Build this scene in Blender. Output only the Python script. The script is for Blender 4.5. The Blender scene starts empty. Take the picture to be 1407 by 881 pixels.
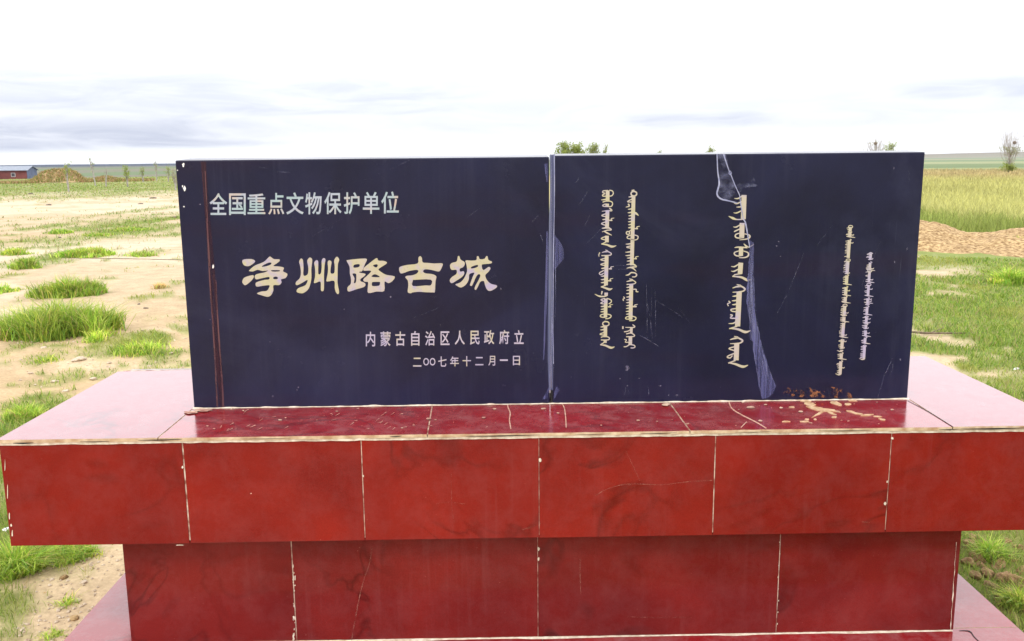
import bpy, bmesh, math, random
import numpy as np
from mathutils import Vector, noise as mn

random.seed(7); RNG = np.random.default_rng(11)
S = bpy.context.scene
COL = S.collection
R = math.radians

# ------------------------------------------------------------------ camera
PW, PH = 1407.0, 881.0
CAM = np.array([-0.1248, -2.8996, 0.9141])
YAW, PITCH, ROLL, F = 0.013095, 0.180711, -0.009875, 1228.78
cy_, sy_, cp_, sp_ = math.cos(YAW), math.sin(YAW), math.cos(PITCH), math.sin(PITCH)
FW = np.array([sy_*cp_, cy_*cp_, -sp_]); RT = np.array([cy_, -sy_, 0.0]); UP = np.cross(RT, FW)
c_, s_ = math.cos(ROLL), math.sin(ROLL)
RT, UP = c_*RT + s_*UP, -s_*RT + c_*UP
cd = bpy.data.cameras.new('camera'); cam = bpy.data.objects.new('camera', cd); COL.objects.link(cam)
cd.sensor_fit = 'HORIZONTAL'; cd.sensor_width = 36; cd.lens = F/PW*36; cd.clip_start = 0.05; cd.clip_end = 9000
from mathutils import Matrix
cam.matrix_world = Matrix(((RT[0], UP[0], -FW[0], CAM[0]), (RT[1], UP[1], -FW[1], CAM[1]), (RT[2], UP[2], -FW[2], CAM[2]), (0, 0, 0, 1)))
S.camera = cam

def back(px, py, z=None, y=None, r=None):
    """point of the scene seen at a pixel of the photograph, on a level plane, an upright plane or at a ground distance"""
    v = FW + RT*(px-PW/2)/F - UP*(py-PH/2)/F
    if z is not None: t = (z-CAM[2])/v[2]
    elif y is not None: t = (y-CAM[1])/v[1]
    else: t = r/math.hypot(v[0], v[1])
    return CAM + v*t

# ------------------------------------------------------------------ light
HAZE = 0.00004
SUN_EL, SUN_AZ = 52, 205          # azimuth clockwise from +Y
W = bpy.data.worlds.new('World'); S.world = W; W.use_nodes = True
nt = W.node_tree; N = nt.nodes; L = nt.links
for n in list(N): N.remove(n)
def nd(t, **k):
    n = N.new(t)
    for a, b in k.items(): setattr(n, a, b)
    return n
out = nd('ShaderNodeOutputWorld'); bg = nd('ShaderNodeBackground'); bg.inputs['Strength'].default_value = 0.1
sky = nd('ShaderNodeTexSky', sky_type='NISHITA', sun_disc=False); sky.sun_elevation = R(SUN_EL); sky.sun_rotation = R(SUN_AZ)
sky.air_density = 1.0; sky.dust_density = 2.0
tc = nd('ShaderNodeTexCoord'); sep = nd('ShaderNodeSeparateXYZ'); L.new(tc.outputs['Generated'], sep.inputs[0])
# overcast brightness by elevation
br = nd('ShaderNodeValToRGB'); L.new(sep.outputs['Z'], br.inputs[0])
e = br.color_ramp.elements
e[0].position = 0.0; e[0].color = (10.5, 10.7, 11.0, 1)
e[1].position = 1.0; e[1].color = (13, 13.4, 14, 1)
for p, c in ((0.025, (9.8, 10.0, 10.6)), (0.055, (10.0, 10.25, 10.8)), (0.085, (10.6, 10.8, 11.2)), (0.12, (13.5, 13.6, 14)), (0.2, (20.5, 20.5, 21.5)), (0.5, (20, 20, 21))):
    k = e.new(p); k.color = (*c, 1)
# cloud deck: direction projected on a far ceiling
def math_n(op, a, b=None):
    m = nd('ShaderNodeMath', operation=op)
    for i, v in enumerate((a, b)):
        if v is None: continue
        if isinstance(v, (int, float)): m.inputs[i].default_value = v
        else: L.new(v, m.inputs[i])
    return m.outputs[0]
at = math_n('ARCTAN2', sep.outputs['X'], sep.outputs['Y'])
cmb = nd('ShaderNodeCombineXYZ'); L.new(math_n('MULTIPLY', at, 2.3), cmb.inputs[0]); L.new(math_n('MULTIPLY', sep.outputs['Z'], 17.0), cmb.inputs[1])
cmb.inputs[2].default_value = 3.7
n1 = nd('ShaderNodeTexNoise'); n1.inputs['Scale'].default_value = 1.0; n1.inputs['Detail'].default_value = 6; n1.inputs['Roughness'].default_value = 0.52
n1.inputs['Distortion'].default_value = 0.4
L.new(cmb.outputs[0], n1.inputs['Vector'])
cr = nd('ShaderNodeValToRGB'); L.new(n1.outputs[0], cr.inputs[0])
cr.color_ramp.elements[0].position = 0.42; cr.color_ramp.elements[0].color = (0, 0, 0, 1)
cr.color_ramp.elements[1].position = 0.66; cr.color_ramp.elements[1].color = (1, 1, 1, 1)
zr = nd('ShaderNodeValToRGB'); L.new(sep.outputs['Z'], zr.inputs[0])   # the bank of cloud sits low over the horizon
ze = zr.color_ramp.elements
ze[0].position = 0.017; ze[0].color = (0, 0, 0, 1); ze[1].position = 0.12; ze[1].color = (0, 0, 0, 1)
for p, v in ((0.030, 1.0), (0.05, 0.75), (0.085, 0.3)):
    k = ze.new(p); k.color = (v, v, v, 1)
def ramp01(v, a, b):
    m = nd('ShaderNodeMapRange', interpolation_type='SMOOTHSTEP'); L.new(v, m.inputs[0])
    m.inputs[1].default_value = a; m.inputs[2].default_value = b; return m.outputs[0]
def bank_of_cloud(az0, az1, soft, z0, z1, z2, z3, slope=0.0):
    u = math_n('MULTIPLY', ramp01(at, R(az0-soft), R(az0)), math_n('SUBTRACT', 1.0, ramp01(at, R(az1), R(az1+soft))))
    zz = math_n('SUBTRACT', sep.outputs['Z'], math_n('MULTIPLY', at, slope))
    v = math_n('MULTIPLY', ramp01(zz, z0, z1), math_n('SUBTRACT', 1.0, ramp01(zz, z2, z3)))
    return math_n('MULTIPLY', u, v)
n2 = nd('ShaderNodeTexNoise'); n2.inputs['Scale'].default_value = 1.0; n2.inputs['Detail'].default_value = 7; n2.inputs['Roughness'].default_value = 0.6; n2.inputs['Distortion'].default_value = 0.7
cmb2 = nd('ShaderNodeCombineXYZ'); L.new(math_n('MULTIPLY', at, 9.0), cmb2.inputs[0]); L.new(math_n('MULTIPLY', sep.outputs['Z'], 55.0), cmb2.inputs[1]); cmb2.inputs[2].default_value = 1.3
L.new(cmb2.outputs[0], n2.inputs['Vector'])
wisp = ramp01(n2.outputs[0], 0.22, 0.72)
banks = None
for a_, w_ in ((bank_of_cloud(-60, -21, 13, .009, .021, .036, .064, .010), 1.0), (bank_of_cloud(-60, -8, 16, .034, .052, .072, .110), .62), (bank_of_cloud(9.5, 14.5, 6, .022, .033, .036, .058), .75), (bank_of_cloud(-12, 60, 8, .012, .034, .050, .095), .38), (bank_of_cloud(25.5, 60, 5, .044, .056, .062, .084), .65), (bank_of_cloud(70, 290, 20, .02, .05, .09, .16), .6)):
    v_ = math_n('MULTIPLY', a_, w_); banks = v_ if banks is None else math_n('MAXIMUM', banks, v_)
cl = math_n('MULTIPLY', banks, math_n('ADD', math_n('MULTIPLY', wisp, 0.62), 0.38))
mx = nd('ShaderNodeMix', data_type='RGBA'); L.new(cl, mx.inputs[0]); L.new(br.outputs[0], mx.inputs[6]); mx.inputs[7].default_value = (5.0, 5.45, 6.9, 1)
mx2 = nd('ShaderNodeMix', data_type='RGBA'); mx2.inputs[0].default_value = 0.9; L.new(sky.outputs[0], mx2.inputs[6]); L.new(mx.outputs[2], mx2.inputs[7])
L.new(mx2.outputs[2], bg.inputs['Color']); L.new(bg.outputs[0], out.inputs[0])

sd = bpy.data.lights.new('sun', 'SUN'); sun = bpy.data.objects.new('sun', sd); COL.objects.link(sun)
sd.energy = 1.3; sd.angle = R(14); sd.color = (1.0, 0.95, 0.86)
az = R(SUN_AZ); el = R(SUN_EL)
dirv = Vector((math.sin(az)*math.cos(el), math.cos(az)*math.cos(el), math.sin(el)))
sun.rotation_euler = dirv.to_track_quat('Z', 'Y').to_euler(); sun.location = (0, 0, 30)
S.view_settings.view_transform = 'Standard'; S.view_settings.look = 'None'
S.view_settings.gamma = 1.0; S.view_settings.exposure = 0.3; S.view_settings.use_curve_mapping = False
S.cycles.max_bounces = 6; S.cycles.transparent_max_bounces = 12

# ------------------------------------------------------------------ helpers
def tag(o, label=None, cat=None, group=None, kind=None):
    if label: o['label'] = label
    if cat: o['category'] = cat
    if group: o['group'] = group
    if kind: o['kind'] = kind
    return o
def empty(name, loc=(0, 0, 0)):
    o = bpy.data.objects.new(name, None); o.location = loc; o.empty_display_size = 0.1; COL.objects.link(o); return o
def link(name, me, mats, parent=None):
    o = bpy.data.objects.new(name, me); COL.objects.link(o)
    for m in (mats if isinstance(mats, (list, tuple)) else [mats]): me.materials.append(m)
    if parent: o.parent = parent
    return o
class MB:
    def __init__(s): s.v = []; s.f = []; s.m = []
    def poly(s, pts, m=0):
        k = len(s.v); s.v += [tuple(p) for p in pts]; s.f.append(list(range(k, k+len(pts)))); s.m.append(m)
    def box(s, x0, x1, y0, y1, z0, z1, m=0):
        s.prism([(x0, y0), (x1, y0), (x1, y1), (x0, y1)], z0, z1, m, m)
    def prism(s, poly, z0, z1, mtop=0, mside=0):
        k = len(s.v); n = len(poly)
        s.v += [(p[0], p[1], z0) for p in poly] + [(p[0], p[1], z1) for p in poly]
        s.f.append([k+i for i in range(n)][::-1]); s.m.append(mside)
        s.f.append([k+n+i for i in range(n)]); s.m.append(mtop)
        for i in range(n):
            j = (i+1) % n; s.f.append([k+i, k+j, k+n+j, k+n+i]); s.m.append(mside)
    def tube(s, pts, rad, n=5, m=0):
        pts = [Vector(p) for p in pts]; k0 = len(s.v)
        for i, p in enumerate(pts):
            d = (pts[min(i+1, len(pts)-1)]-pts[max(i-1, 0)]).normalized()
            a = d.cross(Vector((0.3, 0.9, 0.1))).normalized(); b = d.cross(a)
            r = rad[i] if isinstance(rad, (list, tuple)) else rad
            for q in range(n):
                t = 2*math.pi*q/n; s.v.append(tuple(p+a*math.cos(t)*r+b*math.sin(t)*r))
        for i in range(len(pts)-1):
            for q in range(n):
                s.f.append([k0+i*n+q, k0+i*n+(q+1) % n, k0+(i+1)*n+(q+1) % n, k0+(i+1)*n+q]); s.m.append(m)
        s.f.append([k0+q for q in range(n)][::-1]); s.m.append(m)
        e = k0+(len(pts)-1)*n; s.f.append([e+q for q in range(n)]); s.m.append(m)
    def build(s, name, mats, parent=None, smooth=False, bevel=0):
        me = bpy.data.meshes.new(name); me.from_pydata(s.v, [], s.f)
        me.polygons.foreach_set('material_index', s.m)
        if bevel:
            bm = bmesh.new(); bm.from_mesh(me)
            bmesh.ops.bevel(bm, geom=list(bm.edges), offset=bevel, segments=2, affect='EDGES', profile=0.6)
            bm.to_mesh(me); bm.free()
        if smooth: me.polygons.foreach_set('use_smooth', [True]*len(me.polygons))
        return link(name, me, mats, parent)

def fast_mesh(name, verts, faces_flat, counts):
    me = bpy.data.meshes.new(name); verts = np.asarray(verts, dtype=np.float32)
    me.vertices.add(len(verts)); me.vertices.foreach_set('co', verts.ravel())
    counts = np.asarray(counts, dtype=np.int32); starts = np.concatenate(([0], np.cumsum(counts)[:-1])).astype(np.int32)
    me.loops.add(len(faces_flat)); me.loops.foreach_set('vertex_index', np.asarray(faces_flat, dtype=np.int32))
    me.polygons.add(len(counts)); me.polygons.foreach_set('loop_start', starts)
    me.update(calc_edges=True); me.validate(); return me

def _h(ix, iy, seed):
    n = (ix*374761393 + iy*668265263 + seed*1274126177) & 0x7fffffff
    n = ((n ^ (n >> 13))*1274126177) & 0x7fffffff
    return ((n ^ (n >> 16)) & 0xffff)/65535.0
def vnoise(x, y, seed=0):
    x = np.asarray(x, float); y = np.asarray(y, float)
    ix = np.floor(x).astype(np.int64); iy = np.floor(y).astype(np.int64); fx = x-ix; fy = y-iy
    fx = fx*fx*(3-2*fx); fy = fy*fy*(3-2*fy)
    a = _h(ix, iy, seed); b = _h(ix+1, iy, seed); c = _h(ix, iy+1, seed); d = _h(ix+1, iy+1, seed)
    return (a*(1-fx)+b*fx)*(1-fy)+(c*(1-fx)+d*fx)*fy
def fbm(x, y, seed=0, o=4):
    t = 0; a = 0.5; k = 0
    for i in range(o):
        t = t+a*vnoise(np.asarray(x)*2**i, np.asarray(y)*2**i, seed+i*17); k += a; a *= 0.5
    return t/k
def sst(a, b, x):
    t = np.clip((x-a)/(b-a), 0, 1); return t*t*(3-2*t)

# ------------------------------------------------------------------ materials
class NT:
    def __init__(s, name):
        s.m = bpy.data.materials.new(name); s.m.use_nodes = True; s.t = s.m.node_tree
        s.b = s.t.nodes['Principled BSDF']; s.out = s.t.nodes['Material Output']
        s.pos = s.t.nodes.new('ShaderNodeNewGeometry').outputs['Position']
    def n(s, t, **k):
        x = s.t.nodes.new(t)
        for a, b in k.items(): setattr(x, a, b)
        return x
    def l(s, a, b): s.t.links.new(a, b)
    def map(s, scale=(1, 1, 1), loc=(0, 0, 0), rot=(0, 0, 0)):
        m = s.n('ShaderNodeMapping'); m.inputs['Scale'].default_value = scale; m.inputs['Location'].default_value = loc; m.inputs['Rotation'].default_value = rot
        s.l(s.pos, m.inputs[0]); return m.outputs[0]
    def noise(s, scale, detail=4, rough=0.55, dist=0, vec=None):
        x = s.n('ShaderNodeTexNoise'); x.inputs['Scale'].default_value = scale; x.inputs['Detail'].default_value = detail
        x.inputs['Roughness'].default_value = rough; x.inputs['Distortion'].default_value = dist
        s.l(vec or s.pos, x.inputs['Vector']); return x.outputs[0]
    def ramp(s, fac, a, b, ca=(0, 0, 0), cb=(1, 1, 1)):
        x = s.n('ShaderNodeValToRGB'); s.l(fac, x.inputs[0]); e = x.color_ramp.elements
        e[0].position = a; e[0].color = (*ca, 1); e[1].position = b; e[1].color = (*cb, 1); return x.outputs[0]
    def mix(s, fac, a, b, mode='MIX'):
        x = s.n('ShaderNodeMix', data_type='RGBA', blend_type=mode)
        for i, v in ((0, fac), (6, a), (7, b)):
            if isinstance(v, (int, float)): x.inputs[i].default_value = v
            elif isinstance(v, tuple): x.inputs[i].default_value = (*v, 1)
            else: s.l(v, x.inputs[i])
        return x.outputs[2]
    def mul(s, a, b):
        x = s.n('ShaderNodeMath', operation='MULTIPLY')
        for i, v in enumerate((a, b)):
            if isinstance(v, (int, float)): x.inputs[i].default_value = v
            else: s.l(v, x.inputs[i])
        return x.outputs[0]
    def bump(s, h, strength=0.3, dist=0.01):
        x = s.n('ShaderNodeBump'); x.inputs['Strength'].default_value = strength; x.inputs['Distance'].default_value = dist
        s.l(h, x.inputs['Height']); s.l(x.outputs[0], s.b.inputs['Normal'])
    def set(s, col=None, rough=None, ior=None, spec=None):
        for k, v in (('Base Color', col), ('Roughness', rough), ('IOR', ior), ('Specular IOR Level', spec)):
            if v is None: continue
            if isinstance(v, tuple): s.b.inputs[k].default_value = (*v, 1)
            elif isinstance(v, (int, float)): s.b.inputs[k].default_value = v
            else: s.l(v, s.b.inputs[k])
        return s.m

def simple(name, c1, c2, scale, rough=0.85, bump=0.3, bd=0.005, lo=0.35, hi=0.65, detail=5):
    t = NT(name); n = t.noise(scale, detail); t.bump(n, bump, bd)
    return t.set(t.ramp(n, lo, hi, c1, c2), rough, None, 0.3)

def tile_mat(name, red, dark, rough=0.09, ior=1.4, dust=0.04):
    t = NT(name)
    oi = t.n('ShaderNodeObjectInfo')
    off = t.n('ShaderNodeVectorMath', operation='MULTIPLY_ADD'); t.l(oi.outputs['Random'], off.inputs[0]); off.inputs[1].default_value = (7, 5, 9); t.l(t.pos, off.inputs[2])
    v = off.outputs[0]
    a = t.ramp(t.noise(2.6, 4, 0.5, 0.6, v), 0.32, 0.68)
    col = t.mix(a, dark, red)
    # dark smoky veins baked in the glaze
    w = t.n('ShaderNodeTexNoise'); w.inputs['Scale'].default_value = 2.2; w.inputs['Detail'].default_value = 3; w.inputs['Distortion'].default_value = 1.2; t.l(v, w.inputs['Vector'])
    sb = t.n('ShaderNodeMath', operation='SUBTRACT'); t.l(w.outputs[0], sb.inputs[0]); sb.inputs[1].default_value = 0.5
    ab = t.n('ShaderNodeMath', operation='ABSOLUTE'); t.l(sb.outputs[0], ab.inputs[0])
    vein = t.mul(t.ramp(ab.outputs[0], 0.0, 0.035, (1, 1, 1), (0, 0, 0)), t.ramp(t.noise(1.7, 2, 0.5, 0, v), 0.45, 0.7))
    col = t.mix(t.mul(vein, 0.85), col, tuple(0.42*c for c in dark))
    gr_ = t.noise(330, 2, 0.5); col = t.mix(1.0, col, t.ramp(gr_, .3, .7, (.86, .84, .84), (1.14, 1.16, 1.16)), 'MULTIPLY')
    drip = t.mul(t.ramp(t.noise(1.0, 5, 0.6, 0, t.map((26, 26, 1.1))), .55, .8), t.ramp(t.noise(1.1, 2), .45, .65)); col = t.mix(t.mul(drip, 0.09), col, (0.26, 0.17, 0.17))
    # pale specks and a thin film: dust, and on the side slabs painted sky reflection
    sp = t.ramp(t.noise(140, 2, 0.6), 0.755, 0.79)
    col = t.mix(t.mul(sp, 0.4), col, (0.40, 0.25, 0.2))
    film = t.mul(t.ramp(t.noise(9, 10, 0.78, 0.2), 0.44, 0.72), dust)
    col = t.mix(film, col, (0.42, 0.34, 0.34))
    rv = t.ramp(t.noise(9, 5), 0.3, 0.8, (rough, )*3, (rough+0.12, )*3)
    t.bump(t.noise(3.0, 2), 0.05, 0.01)
    return t.set(col, rv, ior)
M_FASCIA = tile_mat('red_glazed_tile', (0.225, 0.0135, 0.0085), (0.155, 0.009, 0.0072), ior=1.27)
M_PED = tile_mat('dark_red_glazed_tile', (0.170, 0.0130, 0.0110), (0.115, 0.0085, 0.0085), ior=1.27)
M_LEDGE = tile_mat('polished_red_tile', (0.29, 0.014, 0.016), (0.22, 0.010, 0.012), rough=0.12, ior=1.8, dust=.26)
M_SLAB = tile_mat('dusty_sky_paled_red_tile', (0.24, 0.022, 0.026), (0.20, 0.018, 0.022), rough=0.10, ior=1.85, dust=0.30)  # dust, plus the sky's pale reflection painted into the side slabs' colour
M_BISQUE = simple('tile_body', (0.36, 0.22, 0.12), (0.60, 0.48, 0.32), 22, 0.9, 0.5, 0.003)
M_GROUT = simple('white_mortar', (0.48, 0.37, 0.27), (0.72, 0.64, 0.52), 45, 0.95, 0.6, 0.003)
M_JOINT = simple('tile_joint_filler', (0.20, 0.075, 0.05), (0.62, 0.50, 0.39), 26, 0.95, 0.5, 0.002, .38, .62, 6)
M_CRACK = simple('pale_crack_filler', (0.42, 0.20, 0.14), (0.62, 0.42, 0.32), 60, 0.9, 0.2, 0.001)
M_SPLASH = simple('dried_mortar_splash', (0.40, 0.22, 0.11), (0.66, 0.48, 0.30), 55, 0.95, 0.8, 0.004)
M_CORE = simple('concrete_core', (0.30, 0.27, 0.24), (0.46, 0.42, 0.38), 18, 0.95, 0.4)

def granite():
    t = NT('polished_black_granite')
    cloud = t.ramp(t.noise(2.3, 5, 0.6, 0.5), 0.35, 0.75)
    col = t.mix(cloud, (0.0060, 0.0058, 0.022), (0.0115, 0.0125, 0.043))
    redd = t.ramp(t.noise(1.0, 3, 0.5, 0, t.map((0.8, 1, 5))), 0.52, 0.75)  # reddish bands painted in for reflections in the polished face
    col = t.mix(t.mul(redd, 0.55), col, (0.017, 0.006, 0.020))
    grain = t.ramp(t.noise(420, 2), 0.55, 0.75)
    col = t.mix(t.mul(grain, 0.25), col, (0.035, 0.035, 0.06))
    # fine wiping marks and dust streaks
    st = t.ramp(t.noise(1.0, 4, 0.6, 0, t.map((160, 1, 7))), 0.66, 0.85)
    st2 = t.ramp(t.noise(1.6, 2), 0.45, 0.7)
    col = t.mix(t.mul(t.mul(st, st2), 0.35), col, (0.09, 0.09, 0.15))
    dust = t.ramp(t.noise(1.2, 6, 0.65, 0.8), 0.5, 0.85)
    col = t.mix(t.mul(dust, 0.26), col, (0.075, 0.08, 0.15))
    specks = t.ramp(t.noise(75, 3, 0.7), 0.76, 0.80)
    col = t.mix(t.mul(specks, 0.45), col, (0.25, 0.25, 0.33))
    rv = t.ramp(t.noise(4, 6, 0.6), 0.3, 0.8, (0.15, )*3, (0.33, )*3)
    hz_ = t.n('ShaderNodeSeparateXYZ'); t.l(t.pos, hz_.inputs[0])
    runs = t.mul(t.ramp(t.noise(1.0, 6, 0.65, 0, t.map((34, 1, .9))), .5, .78), t.ramp(t.noise(2.2, 3), .4, .65)); col = t.mix(t.mul(runs, 0.25), col, (.05, .05, .085))
    return t.set(col, rv, 1.33)
M_STONE = granite()

def paint_mat(name, c1, c2, c3):
    t = NT(name)
    col = t.mix(t.ramp(t.noise(9, 4, 0.6, 0.5), 0.38, 0.62), c1, c2)
    col = t.mix(t.ramp(t.noise(17, 3, 0.6), 0.52, 0.66), col, c3)
    worn = t.ramp(t.noise(120, 4, 0.7), 0.56, 0.76)
    col = t.mix(t.mul(worn, 0.45), col, (0.16, 0.15, 0.2))
    return t.set(col, 0.6, None, 0.3)
M_GOLD = paint_mat('worn_cream_paint', (0.44, 0.40, 0.25), (0.44, 0.38, 0.33), (0.37, 0.32, 0.43))
M_SILVER = paint_mat('worn_silver_paint', (0.36, 0.37, 0.45), (0.29, 0.38, 0.40), (0.45, 0.36, 0.32))
M_LILAC = paint_mat('worn_lilac_paint', (0.36, 0.32, 0.44), (0.42, 0.37, 0.44), (0.44, 0.39, 0.28))

def film_mat(name, c1, c2, sx, sz, lo, hi, rot=0.0, amax=0.85):
    """a see-through dried film: streaks of it let the stone show"""
    t = NT(name)
    n = t.noise(1.0, 5, 0.62, 0.3, t.map((sx, 1, sz), rot=(0, rot, 0)))
    t.set(t.mix(t.ramp(t.noise(1.0, 4, 0.6, 0.2, t.map((sx*1.7, 1, sz*.8), (3, 0, 1), (0, rot, 0))), .35, .65), c1, c2), 0.55, None, 0.3)
    t.l(t.mul(t.ramp(n, lo, hi), amax), t.b.inputs['Alpha'])
    return t.m
M_SEAL = film_mat('bluish_dried_sealant', (0.045, 0.047, 0.135), (0.125, 0.128, 0.28), 90, 1.8, 0.24, 0.66, R(-9), 0.9)
M_SEAL2 = film_mat('brushed_sealant_streak', (0.13, 0.135, 0.28), (0.25, 0.26, 0.41), 60, 9, 0.3, 0.68, R(-8), 0.65)
M_SEAM = film_mat('grey_joint_sealant', (0.030, 0.035, 0.10), (0.115, 0.13, 0.22), 160, 1.6, 0.2, 0.5, 0, 0.95)
M_HAZEFILM = film_mat('wiped_sealant_film', (0.13, 0.14, 0.26), (0.24, 0.25, 0.40), 24, 30, 0.42, 0.72, R(25), 0.55)
M_RUST = film_mat('brown_rust_stain', (0.050, 0.010, 0.020), (0.030, 0.009, 0.018), 80, 3, 0.25, 0.6, 0, 0.8)
M_RUSTLINE = film_mat('rust_drip_line', (0.13, 0.06, 0.06), (0.08, 0.03, 0.04), 50, 9, 0.2, 0.55, 0, 0.95)
M_RUSTSPOT = film_mat('orange_rust_spatter', (0.30, 0.12, 0.05), (0.16, 0.06, 0.03), 45, 45, 0.5, 0.62, 0, 0.9)
M_DIM = film_mat('dull_scuff', (0.10, 0.09, 0.15), (0.20, 0.18, 0.25), 90, 90, 0.3, 0.55, 0, 0.85)
M_LINE = simple('lilac_sealant_line', (0.20, 0.21, 0.36), (0.34, 0.35, 0.48), 60, 0.6, 0.2, 0.001)
M_FAINT = film_mat('faint_glaze_craze', (0.28, 0.09, 0.065), (0.40, 0.17, 0.13), 40, 40, 0.36, 0.66, 0, 0.75)
M_WHITE = simple('white_chip', (0.55, 0.55, 0.60), (0.85, 0.83, 0.78), 60, 0.9, 0.3, 0.001)
M_SCRATCH = film_mat('fine_scratch', (0.08, 0.08, 0.15), (0.15, 0.15, 0.23), 70, 70, 0.38, 0.65, 0, 0.7)
M_DARK = simple('open_joint_shadow_gap', (0.012, 0.011, 0.012), (0.02, 0.018, 0.018), 40, 0.9, 0.1)

# ------------------------------------------------------------------ ground shape
GZ = -0.917
PED = (-1.72, 1.75, -0.30, 1.20)     # footprint of the monument's plinth
AZH = [(-60, -7.2), (-33, -7.0), (-26, -6.4), (-15, -7.5), (0, -7.0), (15, -6), (23, -3.6), (30, 1.5), (40, 4), (70, 0)]
def polar(x, y): return np.hypot(x-CAM[0], y-CAM[1]), np.degrees(np.arctan2(x-CAM[0], y-CAM[1]))
def gh(x, y):
    x = np.asarray(x, float); y = np.asarray(y, float); r, a = polar(x, y)
    z = GZ-0.004*np.maximum(0, r-60)
    left = sst(-8, -16, a)*(1-sst(60, 90, np.abs(a)))
    z = z-left*0.0125*np.clip(r-130, 0, 270)*(1-sst(500, 1800, r))
    ht = np.interp(a, [p[0] for p in AZH], [p[1] for p in AZH])+1.2*(fbm(a*0.25, 0*a, 31)-0.5)
    w = np.exp(-((r-2500)/650.0)**2); z = z*(1-w)+ht*w
    away = sst(0.05, 0.9, np.maximum(np.maximum(PED[0]-x, x-PED[1]), np.maximum(PED[2]-y, y-PED[3])))
    z = z+away*((fbm(x*0.6, y*0.6, 3)-0.5)*0.06*sst(300, 20, r)+(fbm(x*5, y*5, 9)-0.5)*0.035*sst(40, 8, r))
    return z
def G(px, py):
    """ground point under a pixel of the photograph"""
    b = back(px, py, z=GZ); return float(b[0]), float(b[1])

# grass cover -------------------------------------------------------
ELL = []      # (x, y, rx, ry, rotation, strength)
def ell_px(x0, x1, ya, yb, s):
    a = G((x0+x1)/2, ya); b = G((x0+x1)/2, yb); c = G(x0, (ya+yb)/2); d = G(x1, (ya+yb)/2)
    ELL.append(((a[0]+b[0])/2, (a[1]+b[1])/2, max(0.5*math.hypot(c[0]-d[0], c[1]-d[1]), 0.05), max(0.5*math.hypot(a[0]-b[0], a[1]-b[1]), 0.05), math.atan2(d[1]-c[1], d[0]-c[0]), s))
for q in ((60, 125, 343, 357, .8), (0, 90, 355, 368, .5), (0, 30, 340, 352, .6), (150, 200, 310, 322, .6), (60, 105, 336, 343, .6), (120, 225, 455, 490, .55), (165, 235, 462, 486, .7), (40, 90, 480, 500, .4), (60, 110, 508, 530, .5), (175, 215, 343, 353, .5),
          (0, 70, 575, 612, .9), (0, 100, 545, 572, .6), (200, 250, 480, 500, .5), (215, 245, 505, 515, .7), (120, 160, 505, 520, .4), (0, 25, 470, 500, .4), (210, 245, 292, 312, .8), (175, 215, 284, 296, .5), (60, 130, 268, 274, .2), (120, 200, 315, 330, .4)):
    ell_px(*q)
ELL.append((-3.5, 1.9, 0.95, 1.55, 0.1, 0.7)); ELL.append((-2.62, 1.15, 0.55, 0.33, 0.95, 1.0)); ELL.append((-2.5, 0.9, .3, .2, 0.9, 0.9))
for q in ((1262, 1305, 370, 381, -1.0), (1290, 1330, 398, 410, -.6), (1252, 1285, 452, 466, -.9), (1290, 1340, 462, 476, -.7), (1340, 1372, 508, 516, -.5), (1345, 1407, 505, 515, -.3), (1300, 1345, 370, 380, -.4)):
    ell_px(*q)
def mask(x, y):
    x = np.asarray(x, float); y = np.asarray(y, float); r, a = polar(x, y)
    e1 = fbm(x*0.35, y*0.35, 41)-0.5; e2 = fbm(x*1.6, y*1.6, 43)-0.5; e3 = fbm(x*5, y*5, 47)-0.5
    ed = r*(1+0.18*e1)
    lf = sst(46, 66, ed)*(0.85+0.5*e1)
    lf = lf+(sst(21, 24, ed)*sst(36, 31, ed))*np.clip(0.42+1.9*e2+1.3*e1, 0, 1)
    lf = lf+sst(34, 46, ed)*sst(66, 50, ed)*sst(0.12, 0.28, e2)*0.6
    lf = lf+sst(0.16, 0.30, e2+0.3*e3)*0.7*sst(24, 18, r)*sst(9, 13, r)
    lf = lf+sst(0.06, 0.22, e2*0.6+e3*0.8)*0.75*sst(12, 9.5, r)
    rt = 0.92-0.9*sst(0.14, 0.30, e2+0.4*e3)-0.5*sst(0.1, 0.3, e1)
    rt = rt*(1-0.25*sst(6, 4.6, r))
    w = sst(-0.6, 1.2, x-0.06*y)
    m = lf*(1-w)+rt*w
    jit = 1+0.9*e2+0.6*e3
    for (cx, cy, rx, ry, ro, s) in ELL:
        dx = x-cx; dy = y-cy; c, sn = math.cos(ro), math.sin(ro)
        q = np.hypot((dx*c+dy*sn)/rx, (-dx*sn+dy*c)/ry)*jit
        m = m+s*sst(1.15, 0.75, q)
    # the trodden earth beside the plinth on its left
    pth = sst(0.42, 0.2, np.maximum(PED[0]-0.05-x, 0))*sst(-2.4, -1.7, x)*sst(2.2, 1.0, y)
    return np.clip(m*(1-pth*(x < 0)), 0, 1)

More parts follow.
